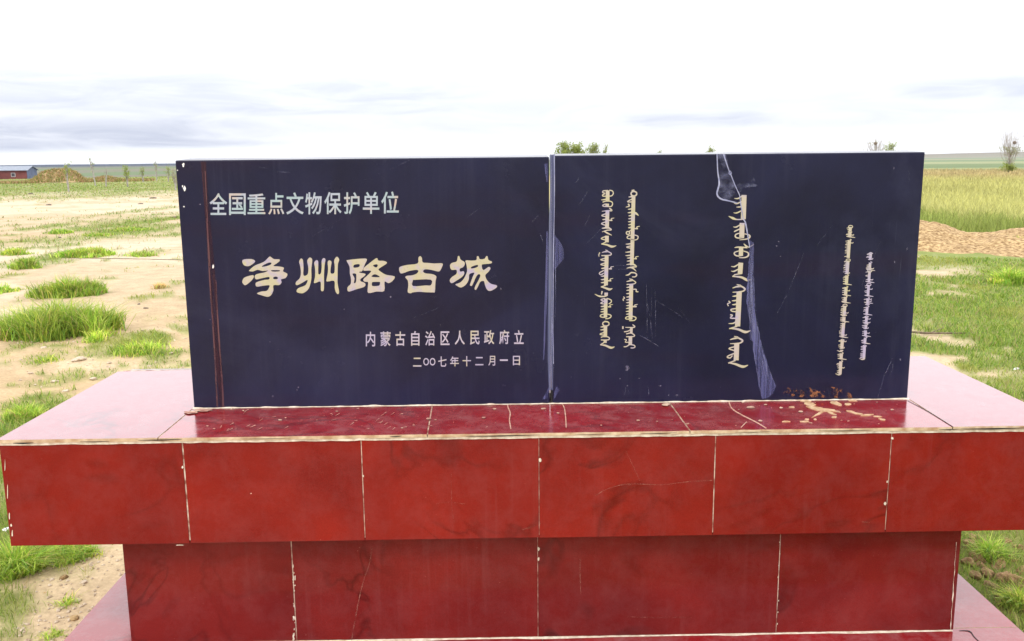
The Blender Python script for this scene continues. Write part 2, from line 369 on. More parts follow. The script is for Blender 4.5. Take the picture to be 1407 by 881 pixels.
# ------------------------------------------------------------------ ground sheet
angs = np.concatenate((np.arange(-52, 52, 0.2), np.arange(52, 308, 2.0)))
radii = 0.25*(3600/0.25)**(np.arange(440)/439.0)
AA, RR = np.meshgrid(np.radians(angs), radii)
X = CAM[0]+RR*np.sin(AA); Y = CAM[1]+RR*np.cos(AA); Z = gh(X, Y)
na, nr = len(angs), len(radii)
idx = np.arange(na*nr).reshape(nr, na); nx = np.roll(idx, -1, axis=1)
quads = np.stack((idx[:-1], idx[1:], nx[1:], nx[:-1]), -1).reshape(-1, 4)[:, ::-1]
V = np.stack((X, Y, Z), -1).reshape(-1, 3)
V = np.vstack((V, [[CAM[0], CAM[1], GZ]])); fan = np.stack((np.full(na, len(V)-1), nx[0], idx[0]), -1)[:, ::-1]
me = fast_mesh('ground', V, np.concatenate((quads.ravel(), fan.ravel())), [4]*len(quads)+[3]*len(fan))
gm = mask(V[:, 0], V[:, 1]); rr, aa = polar(V[:, 0], V[:, 1])
sand = np.array([0.57, 0.475, 0.345]); tan = np.array([0.44, 0.325, 0.19]); green = np.array([0.18, 0.24, 0.045])
tn = sst(0.45, 0.62, fbm(V[:, 0]*0.5, V[:, 1]*0.5, 61))[:, None]*0.55
c = sand*(1-tn)+tan*tn
warm = sst(16, 7, rr)[:, None]*.75; c = c*(1-warm)+c*np.array([.97, .88, .74])*warm
band = (sst(21, 24, rr)*sst(36, 31, rr)*sst(2, -4, aa))[:, None]*0.5; c = c*(1-band)+tan*band
soil = (sst(6.4, 4.6, rr)*(V[:, 0] > 1.2))[:, None]; c = c*(1-soil*0.85)+np.array([0.17, 0.105, 0.05])*soil*0.85
gk = gm[:, None]*0.97; c = c*(1-gk)+green*gk
# fields on the right and the plain beyond
fr = (sst(21, 24, rr)*sst(-4, 6, aa))[:, None]
wob = rr*(1+0.25*(fbm(aa*0.12, 0*aa, 71)-0.5))+6*(fbm(V[:, 0]*0.05, V[:, 1]*0.05, 73)-0.5)
stops = [20, 34, 48, 60, 75, 92, 104, 108, 122, 150, 152, 230, 240, 340, 350, 520, 540, 800, 830, 1300, 1340, 2000, 3000]
cols = [(.24, .30, .06), (.42, .40, .13), (.46, .41, .14), (.44, .38, .14), (.44, .34, .17), (.40, .29, .15), (.27, .27, .08), (.17, .20, .07), (.25, .28, .12), (.24, .28, .13), (.14, .19, .09), (.16, .21, .10), (.26, .29, .16), (.27, .29, .16), (.16, .22, .12), (.17, .23, .13), (.27, .27, .18), (.26, .27, .18), (.17, .23, .15), (.19, .24, .17), (.25, .25, .19), (.22, .21, .17), (.22, .20, .17)]
fc = np.stack([np.interp(wob, stops, [k[i] for k in cols]) for i in range(3)], -1)
c = c*(1-fr)+fc*fr
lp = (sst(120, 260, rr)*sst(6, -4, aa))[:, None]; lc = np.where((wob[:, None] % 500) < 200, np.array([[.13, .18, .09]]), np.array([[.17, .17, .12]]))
lh = sst(1100, 1900, rr)[:, None]; lc = lc*(1-lh)+np.array([0.045, 0.060, 0.095])*lh  # far left hills coloured bluish to stand in for distance haze
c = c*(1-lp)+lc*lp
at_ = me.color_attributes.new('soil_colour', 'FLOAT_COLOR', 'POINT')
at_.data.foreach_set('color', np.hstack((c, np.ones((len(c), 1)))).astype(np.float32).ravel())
me.polygons.foreach_set('use_smooth', np.ones(len(me.polygons), bool))
t = NT('soil_and_turf'); ca = t.n('ShaderNodeVertexColor', layer_name='soil_colour')
n_f = t.noise(38, 6, 0.7); n_m = t.noise(4.2, 5, 0.6)
col = t.mix(1.0, ca.outputs[0], t.ramp(n_f, 0.25, 0.75, (0.72, 0.69, 0.66), (1.22, 1.22, 1.2)), 'MULTIPLY')
col = t.mix(1.0, col, t.ramp(n_m, 0.3, 0.7, (0.84, 0.82, 0.80), (1.12, 1.12, 1.12)), 'MULTIPLY')
peb = t.ramp(t.noise(90, 3, 0.7), 0.68, 0.74); col = t.mix(t.mul(peb, 0.5), col, (0.24, 0.17, 0.11))
t.bump(t.noise(24, 8, 0.7), 0.55, 0.02); M_GROUND = t.set(col, 0.95, None, 0.15)
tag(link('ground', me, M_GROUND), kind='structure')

# thin air: far things pale towards the sky
hz = MB(); hz.box(CAM[0]-3700, CAM[0]+3700, CAM[1]-3700, CAM[1]+3700, float(V[:, 2].min())-1.0, 14.0)
hm = bpy.data.materials.new('thin_haze'); hm.use_nodes = True; ht_ = hm.node_tree; ht_.nodes.clear()
pv = ht_.nodes.new('ShaderNodeVolumePrincipled'); pv.inputs['Color'].default_value = (.72, .80, .96, 1); pv.inputs['Density'].default_value = HAZE; pv.inputs['Anisotropy'].default_value = 0.0
ho = ht_.nodes.new('ShaderNodeOutputMaterial'); ht_.links.new(pv.outputs[0], ho.inputs['Volume'])
tag(hz.build('haze', hm), kind='stuff')

# ------------------------------------------------------------------ monument
HB, HBASE = 0.3795, 0.4176
PX0, PX1, PY, HP = -1.275, 1.4092, 0.349, 0.918
XL, XR, YR = -1.8105, 1.8084, 0.0727
ZT = -HB-HBASE                                    # plinth top
mon = empty('heritage_monument', (0, 0.45, GZ))
tag(mon, 'black granite inscribed tablet on a stepped red-tiled pedestal', 'monument')
bpy.context.view_layer.update()
MONINV = Matrix.Translation((0, -0.45, -GZ))
def part(o, parent=None):
    p = parent or mon
    o.parent = p
    if p is mon: o.matrix_parent_inverse = MONINV
    return o
def mpart(mb, name, mats, parent=None, **k): return part(mb.build(name, mats, **k), parent)

# bodies behind the tiles
b = MB(); b.box(XL+.012, XR-.012, .0022, .994, -HB+.010, -.0195); b.box(XL+.012, XR-.012, .0060, .994, -.0193, -.0018); mpart(b, 'ledge_core', M_JOINT)
b = MB(); b.box(-1.463+.01, 1.507-.01, YR+.0022, .92, ZT, -HB+.010); mpart(b, 'pedestal_core', M_JOINT)
b = MB(); b.box(PED[0]+.012, PED[1]-.012, PED[2]+.012, PED[3]-.012, GZ-.25, ZT-.0125); mpart(b, 'plinth_core', M_CORE)
# fascia tiles, slightly uneven as laid by hand
xs = [XL, -1.2, -.6, 0, .6, 1.2, XR]
dz = [0.0, .0006, -.0005, .0008, 0, -.0006]
for i in range(6):
    g0 = 0 if i == 0 else [0, .0026, .0016, .0008, .0015, .0016][i]; g1 = 0 if i == 5 else [.0022, .0014, .0009, .0016, .0012, 0][i]
    b = MB(); b.box(xs[i]+g0, xs[i+1]-g1, dz[i], .0115, -HB+(.0008*(i % 3)), -.0195)
    mpart(b, 'fascia_tile', [M_FASCIA], bevel=.0012)
for x0, x1 in ((XL, XL+.0118), (XR-.0118, XR)):   # tiles of the two ends
    for y0, y1 in ((.0140, .50), (.504, .995)):
        b = MB(); b.box(x0, x1, y0, y1, -HB, -.0195); mpart(b, 'end_tile', [M_FASCIA], bevel=.001)
b = MB(); b.box(XL, XR, .996, 1.006, -HB, -.0195); mpart(b, 'back_tile', [M_FASCIA], bevel=.001)
# ragged white mortar bed under the ledge tiles
ptsx = np.arange(XL+.002, XR-.002, .012); b = MB()
for i in range(len(ptsx)-1):
    def yy(x): return -.0035+.005*(fbm([x*9], [0.3], 5)[0]-.5)+.002*(fbm([x*60], [0.7], 6)[0]-.5)
    xa, xb = ptsx[i], ptsx[i+1]; ya, yb = yy(xa), yy(xb); zt, zb = -.0112, -.0205+.004*(fbm([xa*30], [.1], 8)[0]-.3); zb2 = -.0205+.004*(fbm([xb*30], [.1], 8)[0]-.3)
    b.poly([(xa, ya, zb), (xb, yb, zb2), (xb, yb, zt), (xa, ya, zt)])
    b.poly([(xa, .02, zt), (xa, ya, zt), (xb, yb, zt), (xb, .02, zt)]); b.poly([(xa, ya, zb), (xa, .02, zb), (xb, .02, zb2), (xb, yb, zb2)])
mpart(b, 'mortar_bed', M_GROUT)
# ledge tiles: pale body, red polished top
def L0(px, py): p = back(px, py, z=0.0); return (float(p[0]), float(p[1]))
def rough_edge(a, bb, seed, amp=.004):
    n = max(2, int(abs(bb[0]-a[0])/.02)); o = []
    for i in range(n+1):
        k = i/n; x = a[0]+(bb[0]-a[0])*k; y = a[1]+(bb[1]-a[1])*k
        if 0 < i < n: y += amp*(float(fbm([x*14], [seed*.37], seed)[0])-.55)-.0025*(float(vnoise([x*40], [seed*.7], seed+3)[0]) > .8)*-1
        o.append((x, y))
    return o
mitL = L0(218, 601)[0]; mitR = L0(1311, 588)[0]; FE = -.007
yb = PY-.0045
def xat(p, q, y): k = (y-p[1])/(q[1]-p[1]); return p[0]+(q[0]-p[0])*k
joints = [((PX0-.004, yb), (mitL, FE))]
for a_, b_ in (((594, 556), (587, 598)), ((919, 552), (946, 589))):
    p, q = L0(*a_), L0(*b_); joints.append(((xat(p, q, yb), yb), (xat(p, q, FE), FE)))
joints.append(((PX1+.004, yb), (mitR, FE)))
ledge = []
for i in range(3):
    (t0, f0), (t1, f1) = joints[i], joints[i+1]; g = .0022
    poly = rough_edge((f0[0]+g, FE), (f1[0]-g, FE), 20+i)+[(t1[0]-g, yb), (t0[0]+g, yb)]
    b = MB(); b.prism(poly, -.0108, [.0, -.0006, .0004][i], 0, 1); ledge.append(mpart(b, 'ledge_tile', [M_LEDGE, M_BISQUE]))
g = .0022
poly = rough_edge((XL-.006, FE), (mitL-g, FE), 31)+[(PX0-.004-g, yb), (PX0-.006, PY+.02), (PX0-.006, .99), (XL-.004, .965)]
b = MB(); b.prism(poly, -.0108, .0008, 0, 1); slabL = mpart(b, 'ledge_tile', [M_SLAB, M_BISQUE])
poly = rough_edge((mitR+g, FE), (XR+.006, FE), 33)+[(XR+.006, 1.065), (PX1+.006, 1.075), (PX1+.006, PY+.02), (PX1+.004+g, yb)]
b = MB(); b.prism(poly, -.0108, .0012, 0, 1); slabR = mpart(b, 'ledge_tile', [M_SLAB, M_BISQUE])
b = MB(); b.prism([(PX0-.003, PY+.16), (PX1+.003, PY+.16), (PX1+.003, 1.07), (PX0-.003, .99)], -.0108, .0002, 0, 1); mpart(b, 'ledge_tile', [M_LEDGE, M_BISQUE])
b = MB(); b.box(XL+.02, XR-.02, 1.0, 1.06, -.05, -.0112); mpart(b, 'back_bearer', M_CORE)

# pedestal tiles
pj = [-1.464, -0.873, -0.0029, 0.8603, 1.5073]; base_tiles = []
for i in range(4):
    b = MB(); b.box(pj[i]+([0, .0020, .0008, .0018][i]), pj[i+1]-([.0016, .0009, .0014, 0][i]), YR+[0, .0007, -.0004, .0005][i], YR+.0098, ZT+.006, -HB-.0012)
    base_tiles.append(mpart(b, 'pedestal_tile', [M_PED], bevel=.001))
for x0, x1 in ((-1.463, -1.463+.0097), (1.507-.0097, 1.507)):
    b = MB(); b.box(x0, x1, YR+.0105, .93, ZT+.004, -HB-.0012); mpart(b, 'pedestal_tile', [M_PED], bevel=.001)
b = MB(); b.box(-1.45, 1.495, .9205, .9295, ZT+.004, -HB-.0012); mpart(b, 'pedestal_tile', [M_PED], bevel=.001)
b = MB()     # ragged mortar along the foot of the pedestal
for i in range(240):
    xa = -1.46+i*2.965/240; xb = xa+2.965/240
    f_ = lambda x: YR-.003-.007*max(0, float(fbm([x*7], [.2], 15)[0])-.42)*3
    h_ = lambda x: ZT+.003+.006*float(fbm([x*25], [.4], 16)[0])
    b.poly([(xa, f_(xa), ZT+.0012), (xb, f_(xb), ZT+.0012), (xb, YR+.008, h_(xb)), (xa, YR+.008, h_(xa))])
mpart(b, 'foot_mortar', M_GROUT)
# plinth: top tiles and facing
yj = YR+.02
for (x0, x1, y0, y1, h) in ((PED[0]-.004, .01, PED[2]-.004, yj-.002, 0), (.014, PED[1]+.004, PED[2]-.004, yj-.002, .0006), (PED[0]-.004, -1.455, yj+.002, PED[3], .0004), (1.50, PED[1]+.004, yj+.002, PED[3], .0008), (-1.451, 1.496, .932, PED[3], 0)):
    b = MB(); b.prism([(x0, y0), (x1, y0), (x1, y1), (x0, y1)], ZT-.0108, ZT+h*.5, 0, 1); mpart(b, 'plinth_top_tile', [M_LEDGE, M_BISQUE])
for (x0, x1, y0, y1) in ((PED[0], PED[0]+.0115, PED[2]+.012, PED[3]-.012), (PED[1]-.0115, PED[1], PED[2]+.012, PED[3]-.012), (PED[0], PED[1], PED[2], PED[2]+.0115), (PED[0], PED[1], PED[3]-.0115, PED[3])):
    b = MB(); b.box(x0, x1, y0, y1, GZ-.2, ZT-.0145); mpart(b, 'plinth_side_tile', [M_PED])

# --- stone panels
def PP(px, py, off=0.0): p = back(px, py, y=PY-off); return (float(p[0]), float(PY-off), float(p[2]))
SEAM = PP(757, 400)[0]
THK = .155
def panel(x0, x1, y0, top):
    b = MB(); b.box(x0, x1, y0, PY+THK, .0012, top); b.v = [(v[0], v[1], v[2]+(.007 if v[2] > .5 and v[1] > y0+.05 else 0)) for v in b.v]; return b
b = panel(PX0, SEAM-.0055, PY, HP-.004); panL = mpart(b, 'stone_panel', [M_STONE], bevel=.0045)
b = panel(SEAM+.0055, PX1, PY+.0005, HP); panR = mpart(b, 'stone_panel', [M_STONE], bevel=.0045)
b = MB(); b.box(PX0+.01, PX1-.01, PY+.012, PY+THK-.008, -.012, .0015); mpart(b, 'bedding_mortar', M_GROUT)
b = MB()      # squeezed-out mortar along the foot of the panels
for i in range(260):
    L_ = PX1-PX0+.008; xa = PX0-.004+i*L_/260; xb = xa+L_/260
    def ff(x):
        v = float(fbm([x*6], [.9], 25)[0]); v2 = float(fbm([x*30], [.9], 26)[0]); return PY-.004-.012*max(0, v-.5)-.005*v2, .003+.007*max(0, v2-.35)
    (ya, za), (yb_, zb) = ff(xa), ff(xb)
    b.poly([(xa, ya, .0013), (xb, yb_, .0013), (xb, PY-.0006, zb), (xa, PY-.0006, za)])
mpart(b, 'squeezed_mortar', M_GROUT)

# --- flat marks lying on a face: ribbons and blobs, each a hair above the last
class Marks:
    def __init__(s, conv, nrm, base=.0006): s.mb = MB(); s.cuts = []; s.conv = conv; s.n = Vector(nrm); s.k = 0; s.base = base
    def up(s): s.k += 1; s.cuts.append(len(s.mb.f)); return s.n*(s.base+s.k*.00002)
    def poly(s, pts):
        o = s.up(); p = [Vector(s.conv(*q))+o for q in pts]; a = sum(((p[(i+1) % len(p)]-p[0]).cross(p[(i+2) % len(p)]-p[0]) for i in range(len(p)-2)), Vector())
        s.mb.poly(p if a.dot(s.n) > 0 else p[::-1])
    def ragged(s, pts, amp=.9, step=3.5, seed=1):
        rd = random.Random(seed); o = []
        for i in range(len(pts)):
            a, c = pts[i], pts[(i+1) % len(pts)]; n = max(1, int(math.hypot(c[0]-a[0], c[1]-a[1])/step))
            for j in range(n): k = j/n; o.append((a[0]+(c[0]-a[0])*k+rd.gauss(0, amp*.5), a[1]+(c[1]-a[1])*k+rd.gauss(0, amp*.4)))
        s.poly(o)
    def line(s, pts, w, smooth=True):
        """w in pixels of the photograph, one or one per point"""
        if not isinstance(w, (list, tuple)): w = [w]*len(pts)
        P = [np.array(p, float) for p in pts]; Wd = list(w)
        if smooth and len(P) > 2: P, Wd = catmull(P, Wd)
        o = s.up(); Lf, Rt = [], []
        for i, p in enumerate(P):
            d = P[min(i+1, len(P)-1)]-P[max(i-1, 0)]; d = d/(np.hypot(*d)+1e-9); nrm = np.array((-d[1], d[0]))*Wd[i]/2
            Lf.append(p+nrm); Rt.append(p-nrm)
        q = [Vector(s.conv(*p))+o for p in Lf]; r = [Vector(s.conv(*p))+o for p in Rt]
        for i in range(len(P)-1):
            f = [q[i], q[i+1], r[i+1], r[i]]
            s.mb.poly(f if (f[1]-f[0]).cross(f[2]-f[0]).dot(s.n) > 0 else f[::-1])
    def blob(s, x, y, rx, ry, n=9, seed=0, rot=0):
        rd = random.Random(seed*13+int(x*7+y*3)); pts = []
        for i in range(n):
            a = 2*math.pi*i/n; k = .65+.5*rd.random(); u, v = rx*k*math.cos(a), ry*k*math.sin(a)
            pts.append((x+u*math.cos(rot)-v*math.sin(rot), y+u*math.sin(rot)+v*math.cos(rot)))
        s.poly(pts)
    def build(s, name, mat, parent=None):
        return mpart(s.mb, name, mat, parent)
    def build_each(s, name, mat, parent=None):
        """every mark a part of its own; mat and parent may be functions of its middle"""
        ends = s.cuts[1:]+[len(s.mb.f)]; o = []
        for a, e in zip(s.cuts, ends):
            if e <= a: continue
            q = MB(); mid = Vector()
            for f in s.mb.f[a:e]: q.poly([s.mb.v[i] for i in f])
            for v in q.v: mid += Vector(v)
            mid /= len(q.v); mt = mat(len(o)) if callable(mat) else mat
            o.append(mpart(q, name, mt, parent(mid) if callable(parent) else parent))
        return o
def catmull(P, Wd, n=5, closed=False):
    o, ow = [], []; m = len(P); rng = range(m if closed else m-1)
    for i in rng:
        g = (lambda k: P[k % m]) if closed else (lambda k: P[min(max(k, 0), m-1)])
        p0, p1, p2, p3 = g(i-1), g(i), g(i+1), g(i+2)
        for j in range(n):
            t = j/n; o.append(.5*((2*p1)+(-p0+p2)*t+(2*p0-5*p1+4*p2-p3)*t*t+(-p0+3*p1-3*p2+p3)*t**3))
            ow.append(Wd[i]*(1-t)+Wd[(i+1) % m]*t)
    if not closed: o.append(P[-1]); ow.append(Wd[-1])
    return o, ow
PN = (0, -1, 0); PPf = lambda x, y: PP(x, y)

# --- lettering: characters from the built-in font, one by one
fcu = bpy.data.curves.new('glyph', 'FONT'); fob = bpy.data.objects.new('glyph', fcu); COL.objects.link(fob)
def glyph(ch, bold):
    fcu.body = ch; fcu.offset = bold; fcu.resolution_u = 3
    dg = bpy.context.evaluated_depsgraph_get(); dg.update()
    m = bpy.data.meshes.new_from_object(fob.evaluated_get(dg))
    v = np.array([q.co[:2] for q in m.vertices]); f = [list(p.vertices) for p in m.polygons]; bpy.data.meshes.remove(m); return v, f
def text_line(items, bold, name, mat, parent, lift=.0007):
    mb = MB()
    for ch, x0, x1, y0, y1 in items:
        v, f = glyph(ch, bold); a, c = v.min(0), v.max(0); k = len(mb.v)
        for p in v:
            u = (p[0]-a[0])/(c[0]-a[0]); w = (p[1]-a[1])/max(1e-6, c[1]-a[1])
            q = PP(x0+(x1-x0)*u, y1-(y1-y0)*w); mb.v.append((q[0], PY-lift, q[2]))
        for q in f:
            mb.f.append([k+i for i in q]); mb.m.append(0)
    me = bpy.data.meshes.new(name); me.from_pydata(mb.v, [], mb.f)
    bm = bmesh.new(); bm.from_mesh(me)
    for fc_ in bm.faces: fc_.normal_update()
    bmesh.ops.reverse_faces(bm, faces=[q for q in bm.faces if q.normal.y > 0]); bm.to_mesh(me); bm.free()
    return part(link(name, me, mat), parent)
L1 = [('全', 288, 312.3, 265.4, 295.5), ('国', 314.8, 337.7, 265.8, 295.6), ('重', 340.2, 364.6, 266, 294.3), ('点', 368.6, 390.6, 265.2, 294.8), ('文', 393.4, 417.3, 264.5, 294.8),
      ('物', 419.3, 442, 264.3, 294.7), ('保', 445.6, 469.3, 263.8, 294.4), ('护', 472.4, 494, 264.3, 294.5), ('单', 498.6, 521.3, 263.8, 294), ('位', 523.9, 548, 263.2, 293.5)]
text_line(L1, .012, 'protected_site_lettering', M_SILVER, panL)
L3 = [('内', 502.7, 515.5, 455.9, 476.1), ('蒙', 522.7, 536.8, 455.4, 475.7), ('古', 543.2, 556.8, 455.6, 475.3), ('自', 564.9, 576.4, 455, 475.2), ('治', 584.1, 597.8, 455, 474.9), ('区', 605.4, 617.7, 455.3, 474.2), ('人', 624.9, 638.6, 454.4, 473.6), ('民', 645.8, 659, 454.4, 473.7), ('政', 665, 679.1, 453.6, 473.1), ('府', 685.9, 699.6, 453.5, 473.1), ('立', 706.4, 719.6, 453.7, 472.7)]
text_line(L3, .014, 'issuing_authority_lettering', M_LILAC, panL)
L4 = [('二', 567.5, 579, 491.5, 503.8), ('O', 581.6, 589.4, 491.9, 502.3), ('O', 590.4, 598.3, 491.9, 502.3), ('七', 602, 613.5, 489.8, 503.8), ('年', 618.5, 630.5, 489.8, 503.4), ('十', 635.6, 647.1, 489.3, 503.4), ('二', 653, 664.2, 490.6, 502), ('月', 671, 680.4, 489, 502.6), ('一', 686.8, 697.8, 493.8, 496), ('日', 704.7, 714.5, 489, 502)]
text_line(L4, .012, 'date_lettering', M_LILAC, panL)
bpy.data.objects.remove(fob)

# --- the large clerical-script title, each character as filled outlines
TITLE = {(325, 345): [
 [(100,180),(130,145),(260,140),(325,180),(240,250),(180,262),(125,240)],
 [(100,525),(130,465),(200,435),(280,418),(300,445),(260,510),(160,590),(115,565)],
 [(220,335),(320,250),(470,190),(560,105),(590,100),(650,140),(742,145),(735,185),(650,245),(650,262),(740,268),(820,290),(805,350),(880,395),(850,465),(772,490),(780,540),(740,588),(640,592),(638,680),(600,760),(540,792),(450,770),(355,735),(430,700),(520,690),(560,640),(568,592),(460,600),(350,615),(330,565),(360,535),(480,500),(563,490),(560,448),(440,470),(340,490),(315,440),(350,400),(480,372),(545,338),(450,345),(365,325),(290,352),(235,350)],
 [(435,272),(480,235),(560,200),(605,205),(590,235),(520,262)], [(605,332),(740,332),(738,352),(625,355)], [(635,465),(650,447),(690,442),(718,465),(700,486),(645,485)]],
 (400, 345): [
 [(140,190),(160,140),(180,130),(205,160),(215,280),(215,420),(285,405),(300,300),(280,180),(300,130),(330,112),(365,145),(360,230),(350,320),(352,460),(330,580),(290,670),(200,730),(110,715),(95,685),(130,640),(250,590),(285,500),(200,545),(110,590),(80,575),(90,530),(150,470),(170,380),(160,270)],
 [(400,210),(420,170),(445,160),(470,190),(470,390),(515,385),(530,280),(528,180),(545,135),(570,122),(595,150),(580,240),(570,400),(568,650),(545,695),(515,670),(510,530),(430,550),(395,545),(415,440),(415,300)],
 [(632,200),(645,170),(665,162),(700,190),(685,290),(685,380),(745,380),(755,270),(745,170),(770,115),(800,100),(832,150),(810,230),(805,400),(805,560),(830,700),(815,745),(780,720),(755,640),(745,515),(620,528),(618,470),(635,380),(640,290)]],
 (470, 345): [
 [(80,170),(110,155),(250,138),(400,130),(430,155),(395,230),(350,345),(310,355),(305,375),(405,395),(380,440),(325,480),(320,520),(390,550),(405,590),(370,625),(250,660),(130,700),(95,680),(100,620),(150,570),(155,480),(135,380),(130,270)],
 [(200,250),(230,232),(300,228),(295,275),(205,288)], [(180,395),(240,393),(248,450),(240,540),(205,552),(215,470)],
 [(370,310),(400,270),(500,190),(600,120),(630,165),(720,170),(775,195),(760,225),(690,270),(635,310),(645,340),(760,410),(910,440),(870,520),(800,555),(735,530),(730,690),(600,700),(455,725),(445,640),(450,540),(390,530),(368,490),(430,430),(500,360),(480,338),(380,340)],
 [(535,255),(560,235),(605,230),(618,255),(590,285)], [(510,445),(570,400),(655,450)], [(520,545),(545,535),(650,535),(655,570),(635,600),(525,605)]],
 (540, 345): [
 [(105,310),(130,270),(250,240),(425,215),(440,120),(470,88),(500,120),(515,195),(600,205),(720,215),(855,215),(845,280),(810,345),(770,352),(680,330),(560,315),(520,350),(560,385),(680,400),(750,440),(735,520),(725,700),(690,715),(560,712),(450,705),(340,715),(310,730),(255,710),(265,600),(255,510),(215,460),(235,430),(330,420),(410,390),(440,345),(400,325),(280,345),(200,375),(130,385)],
 [(345,510),(380,498),(655,495),(655,590),(560,595),(345,605)]],
 (610, 345): [
 [(105,250),(140,205),(220,180),(240,95),(265,90),(290,150),(350,185),(360,230),(330,280),(275,305),(280,355),(340,350),(350,395),(310,450),(220,510),(140,555),(105,530),(105,490),(150,440),(215,395),(215,325),(130,325)],
 [(375,165),(470,165),(560,155),(570,95),(600,95),(620,140),(700,135),(730,90),(755,95),(770,155),(830,185),(810,215),(720,225),(655,240),(680,330),(770,275),(805,300),(770,360),(715,420),(750,510),(820,570),(915,595),(900,640),(800,690),(740,660),(705,570),(690,520),(630,530),(590,610),(555,670),(530,655),(545,600),(600,500),(630,420),(600,400),(560,440),(490,590),(460,600),(452,575),(500,440),(525,375),(440,400),(430,490),(380,580),(300,630),(240,610),(200,575),(280,545),(350,470),(400,350),(390,240)],
 [(465,300),(490,265),(580,240),(585,270),(530,295)]]}
for (ox, oy), conts in TITLE.items():
    cu = bpy.data.curves.new('title_character', 'CURVE'); cu.dimensions = '2D'; cu.fill_mode = 'FRONT'; cu.extrude = 0
    for cpts in conts:
        P = [np.array(q, float) for q in cpts]; P, _ = catmull(P, [1]*len(P), 3, True)
        sp_l = cu.splines.new('POLY'); sp_l.points.add(len(P)-1); sp_l.use_cyclic_u = True
        for i, q in enumerate(P):
            w = PP(ox+q[0]/12.5875, oy+q[1]/12.5875); sp_l.points[i].co = (w[0], w[2], 0, 1)
    ob = bpy.data.objects.new('tmp', cu); COL.objects.link(ob)
    dg = bpy.context.evaluated_depsgraph_get(); dg.update(); m = bpy.data.meshes.new_from_object(ob.evaluated_get(dg)); bpy.data.objects.remove(ob)
    bm = bmesh.new(); bm.from_mesh(m)
    for v in bm.verts: v.co = (v.co.x, PY-.0008, v.co.y)
    for f in bm.faces: f.normal_update()
    bmesh.ops.reverse_faces(bm, faces=[q for q in bm.faces if q.normal.y > 0]); bm.to_mesh(m); bm.free(); m.materials.clear()
    part(link('title_character', m, M_GOLD), panL)

# --- Mongolian columns: spine, teeth, bows, tails
class Mong(Marks):
    def origin(s, ox, oy, sc): s.o = (ox, oy, sc); return s
    def L(s, pts, w):
        ox, oy, sc = s.o; s.line([(ox+p[0]/sc, oy+p[1]/sc) for p in pts], [q/sc for q in w] if isinstance(w, (list, tuple)) else w/sc)
    def spine(s, x0, y0, x1, y1, w): s.L([(x0, y0), (x1, y1)], w)
    def teeth(s, x, *tips):
        for (tx, ty) in tips: s.L([(x+18, ty-12), ((x+tx)/2, ty-2), (tx, ty)], [30, 24, 8])
    def rmark(s, x, y): s.L([(x, y), (x+65, y+2)], 24); s.L([(x+55, y+6), (x+45, y-32), (x+105, y-48)], [22, 20, 8])
    def loop(s, *p): s.L(list(p), 21)
    def ring(s, cx, cy, rx, ry, w=24): s.L([(cx+rx*math.cos(t*math.pi/6), cy+ry*math.sin(t*math.pi/6)) for t in range(13)], w)
    def tail(s, *p): s.L(list(p), [14, 36, 46, 8])
k = 14.6875
m = Mong(PPf, PN)
m.origin(810, 255, k)
m.loop((400,95),(460,110),(480,160),(450,205),(400,215)); m.loop((370,100),(280,110),(265,140),(310,160),(265,190),(275,215),(340,215)); m.spine(365,100,365,325,75)
m.teeth(320, (235,290)); m.loop((265,335),(350,312),(440,325),(465,370),(440,420),(380,425),(290,420),(265,400),(320,372)); m.spine(358,365,355,432,70)
m.L([(400,455),(448,505),(360,508),(250,520)], [26,30,22,10]); m.spine(362,500,352,870,75); m.loop((325,570),(245,605),(320,628)); m.teeth(322, (258,688),(245,860)); m.rmark(395,702); m.loop((320,735),(240,770),(320,802))
m.origin(810, 310, k); m.spine(352,0,350,62,75); m.teeth(320, (245,55)); m.L([(380,40),(440,85),(350,95),(250,130)], [30,22,22,8]); m.L([(290,110),(360,152),(450,197)], [20,34,8])
m.spine(350,205,350,338,75); m.loop((325,220),(235,262),(325,292)); m.loop((325,335),(240,375)); m.tail((238,372),(350,388),(450,425),(540,405))
m.L([(320,490),(365,520),(300,530),(248,545)], [12,34,22,10]); m.loop((365,520),(435,560),(430,590),(380,602),(240,607)); m.L([(207,542),(188,590),(192,628)], [22,18,10]); m.spine(345,605,330,1205,78)
m.loop((315,660),(225,688),(315,712)); m.loop((315,755),(225,785),(315,807)); m.teeth(312, (235,862)); m.rmark(385,872)
m.origin(810, 365, k); m.teeth(305, (235,60)); m.loop((290,95),(200,150),(230,185),(285,150)); m.teeth(300, (228,215),(225,285),(228,345)); m.rmark(372,305)
m.loop((330,398),(230,430)); m.tail((228,430),(320,452),(400,480),(462,460)); m.L([(255,515),(240,582)], [30,20]); m.spine(335,545,335,605,70); m.L([(362,600),(300,622),(200,618),(105,575)], [22,24,32,8])
m.loop((310,660),(230,690),(285,720),(225,758),(300,775)); m.loop((345,660),(430,690),(435,740),(385,772)); m.spine(328,665,320,1040,72); m.teeth(292, (225,825)); m.rmark(368,830)
m.origin(810, 420, k); m.teeth(288, (225,20),(225,75),(220,125)); m.loop((300,165),(225,190),(225,225),(300,236),(345,225)); m.loop((345,168),(425,190),(430,225),(390,255),(318,265))
m.ring(330,365,65,45); m.L([(300,315),(345,325)], 26); m.spine(320,405,318,635,72); m.teeth(285, (220,430),(215,490)); m.loop((295,540),(210,575),(290,597)); m.loop((230,640),(290,620),(380,635),(400,665),(370,690),(230,692)); m.spine(318,690,318,752,56); m.loop((290,700),(290,742),(215,790)); m.tail((215,790),(320,803),(430,848),(505,828))
m.build('second_mongolian_column', M_GOLD, panR).name = 'mongolian_lettering'
m = Mong(PPf, PN)
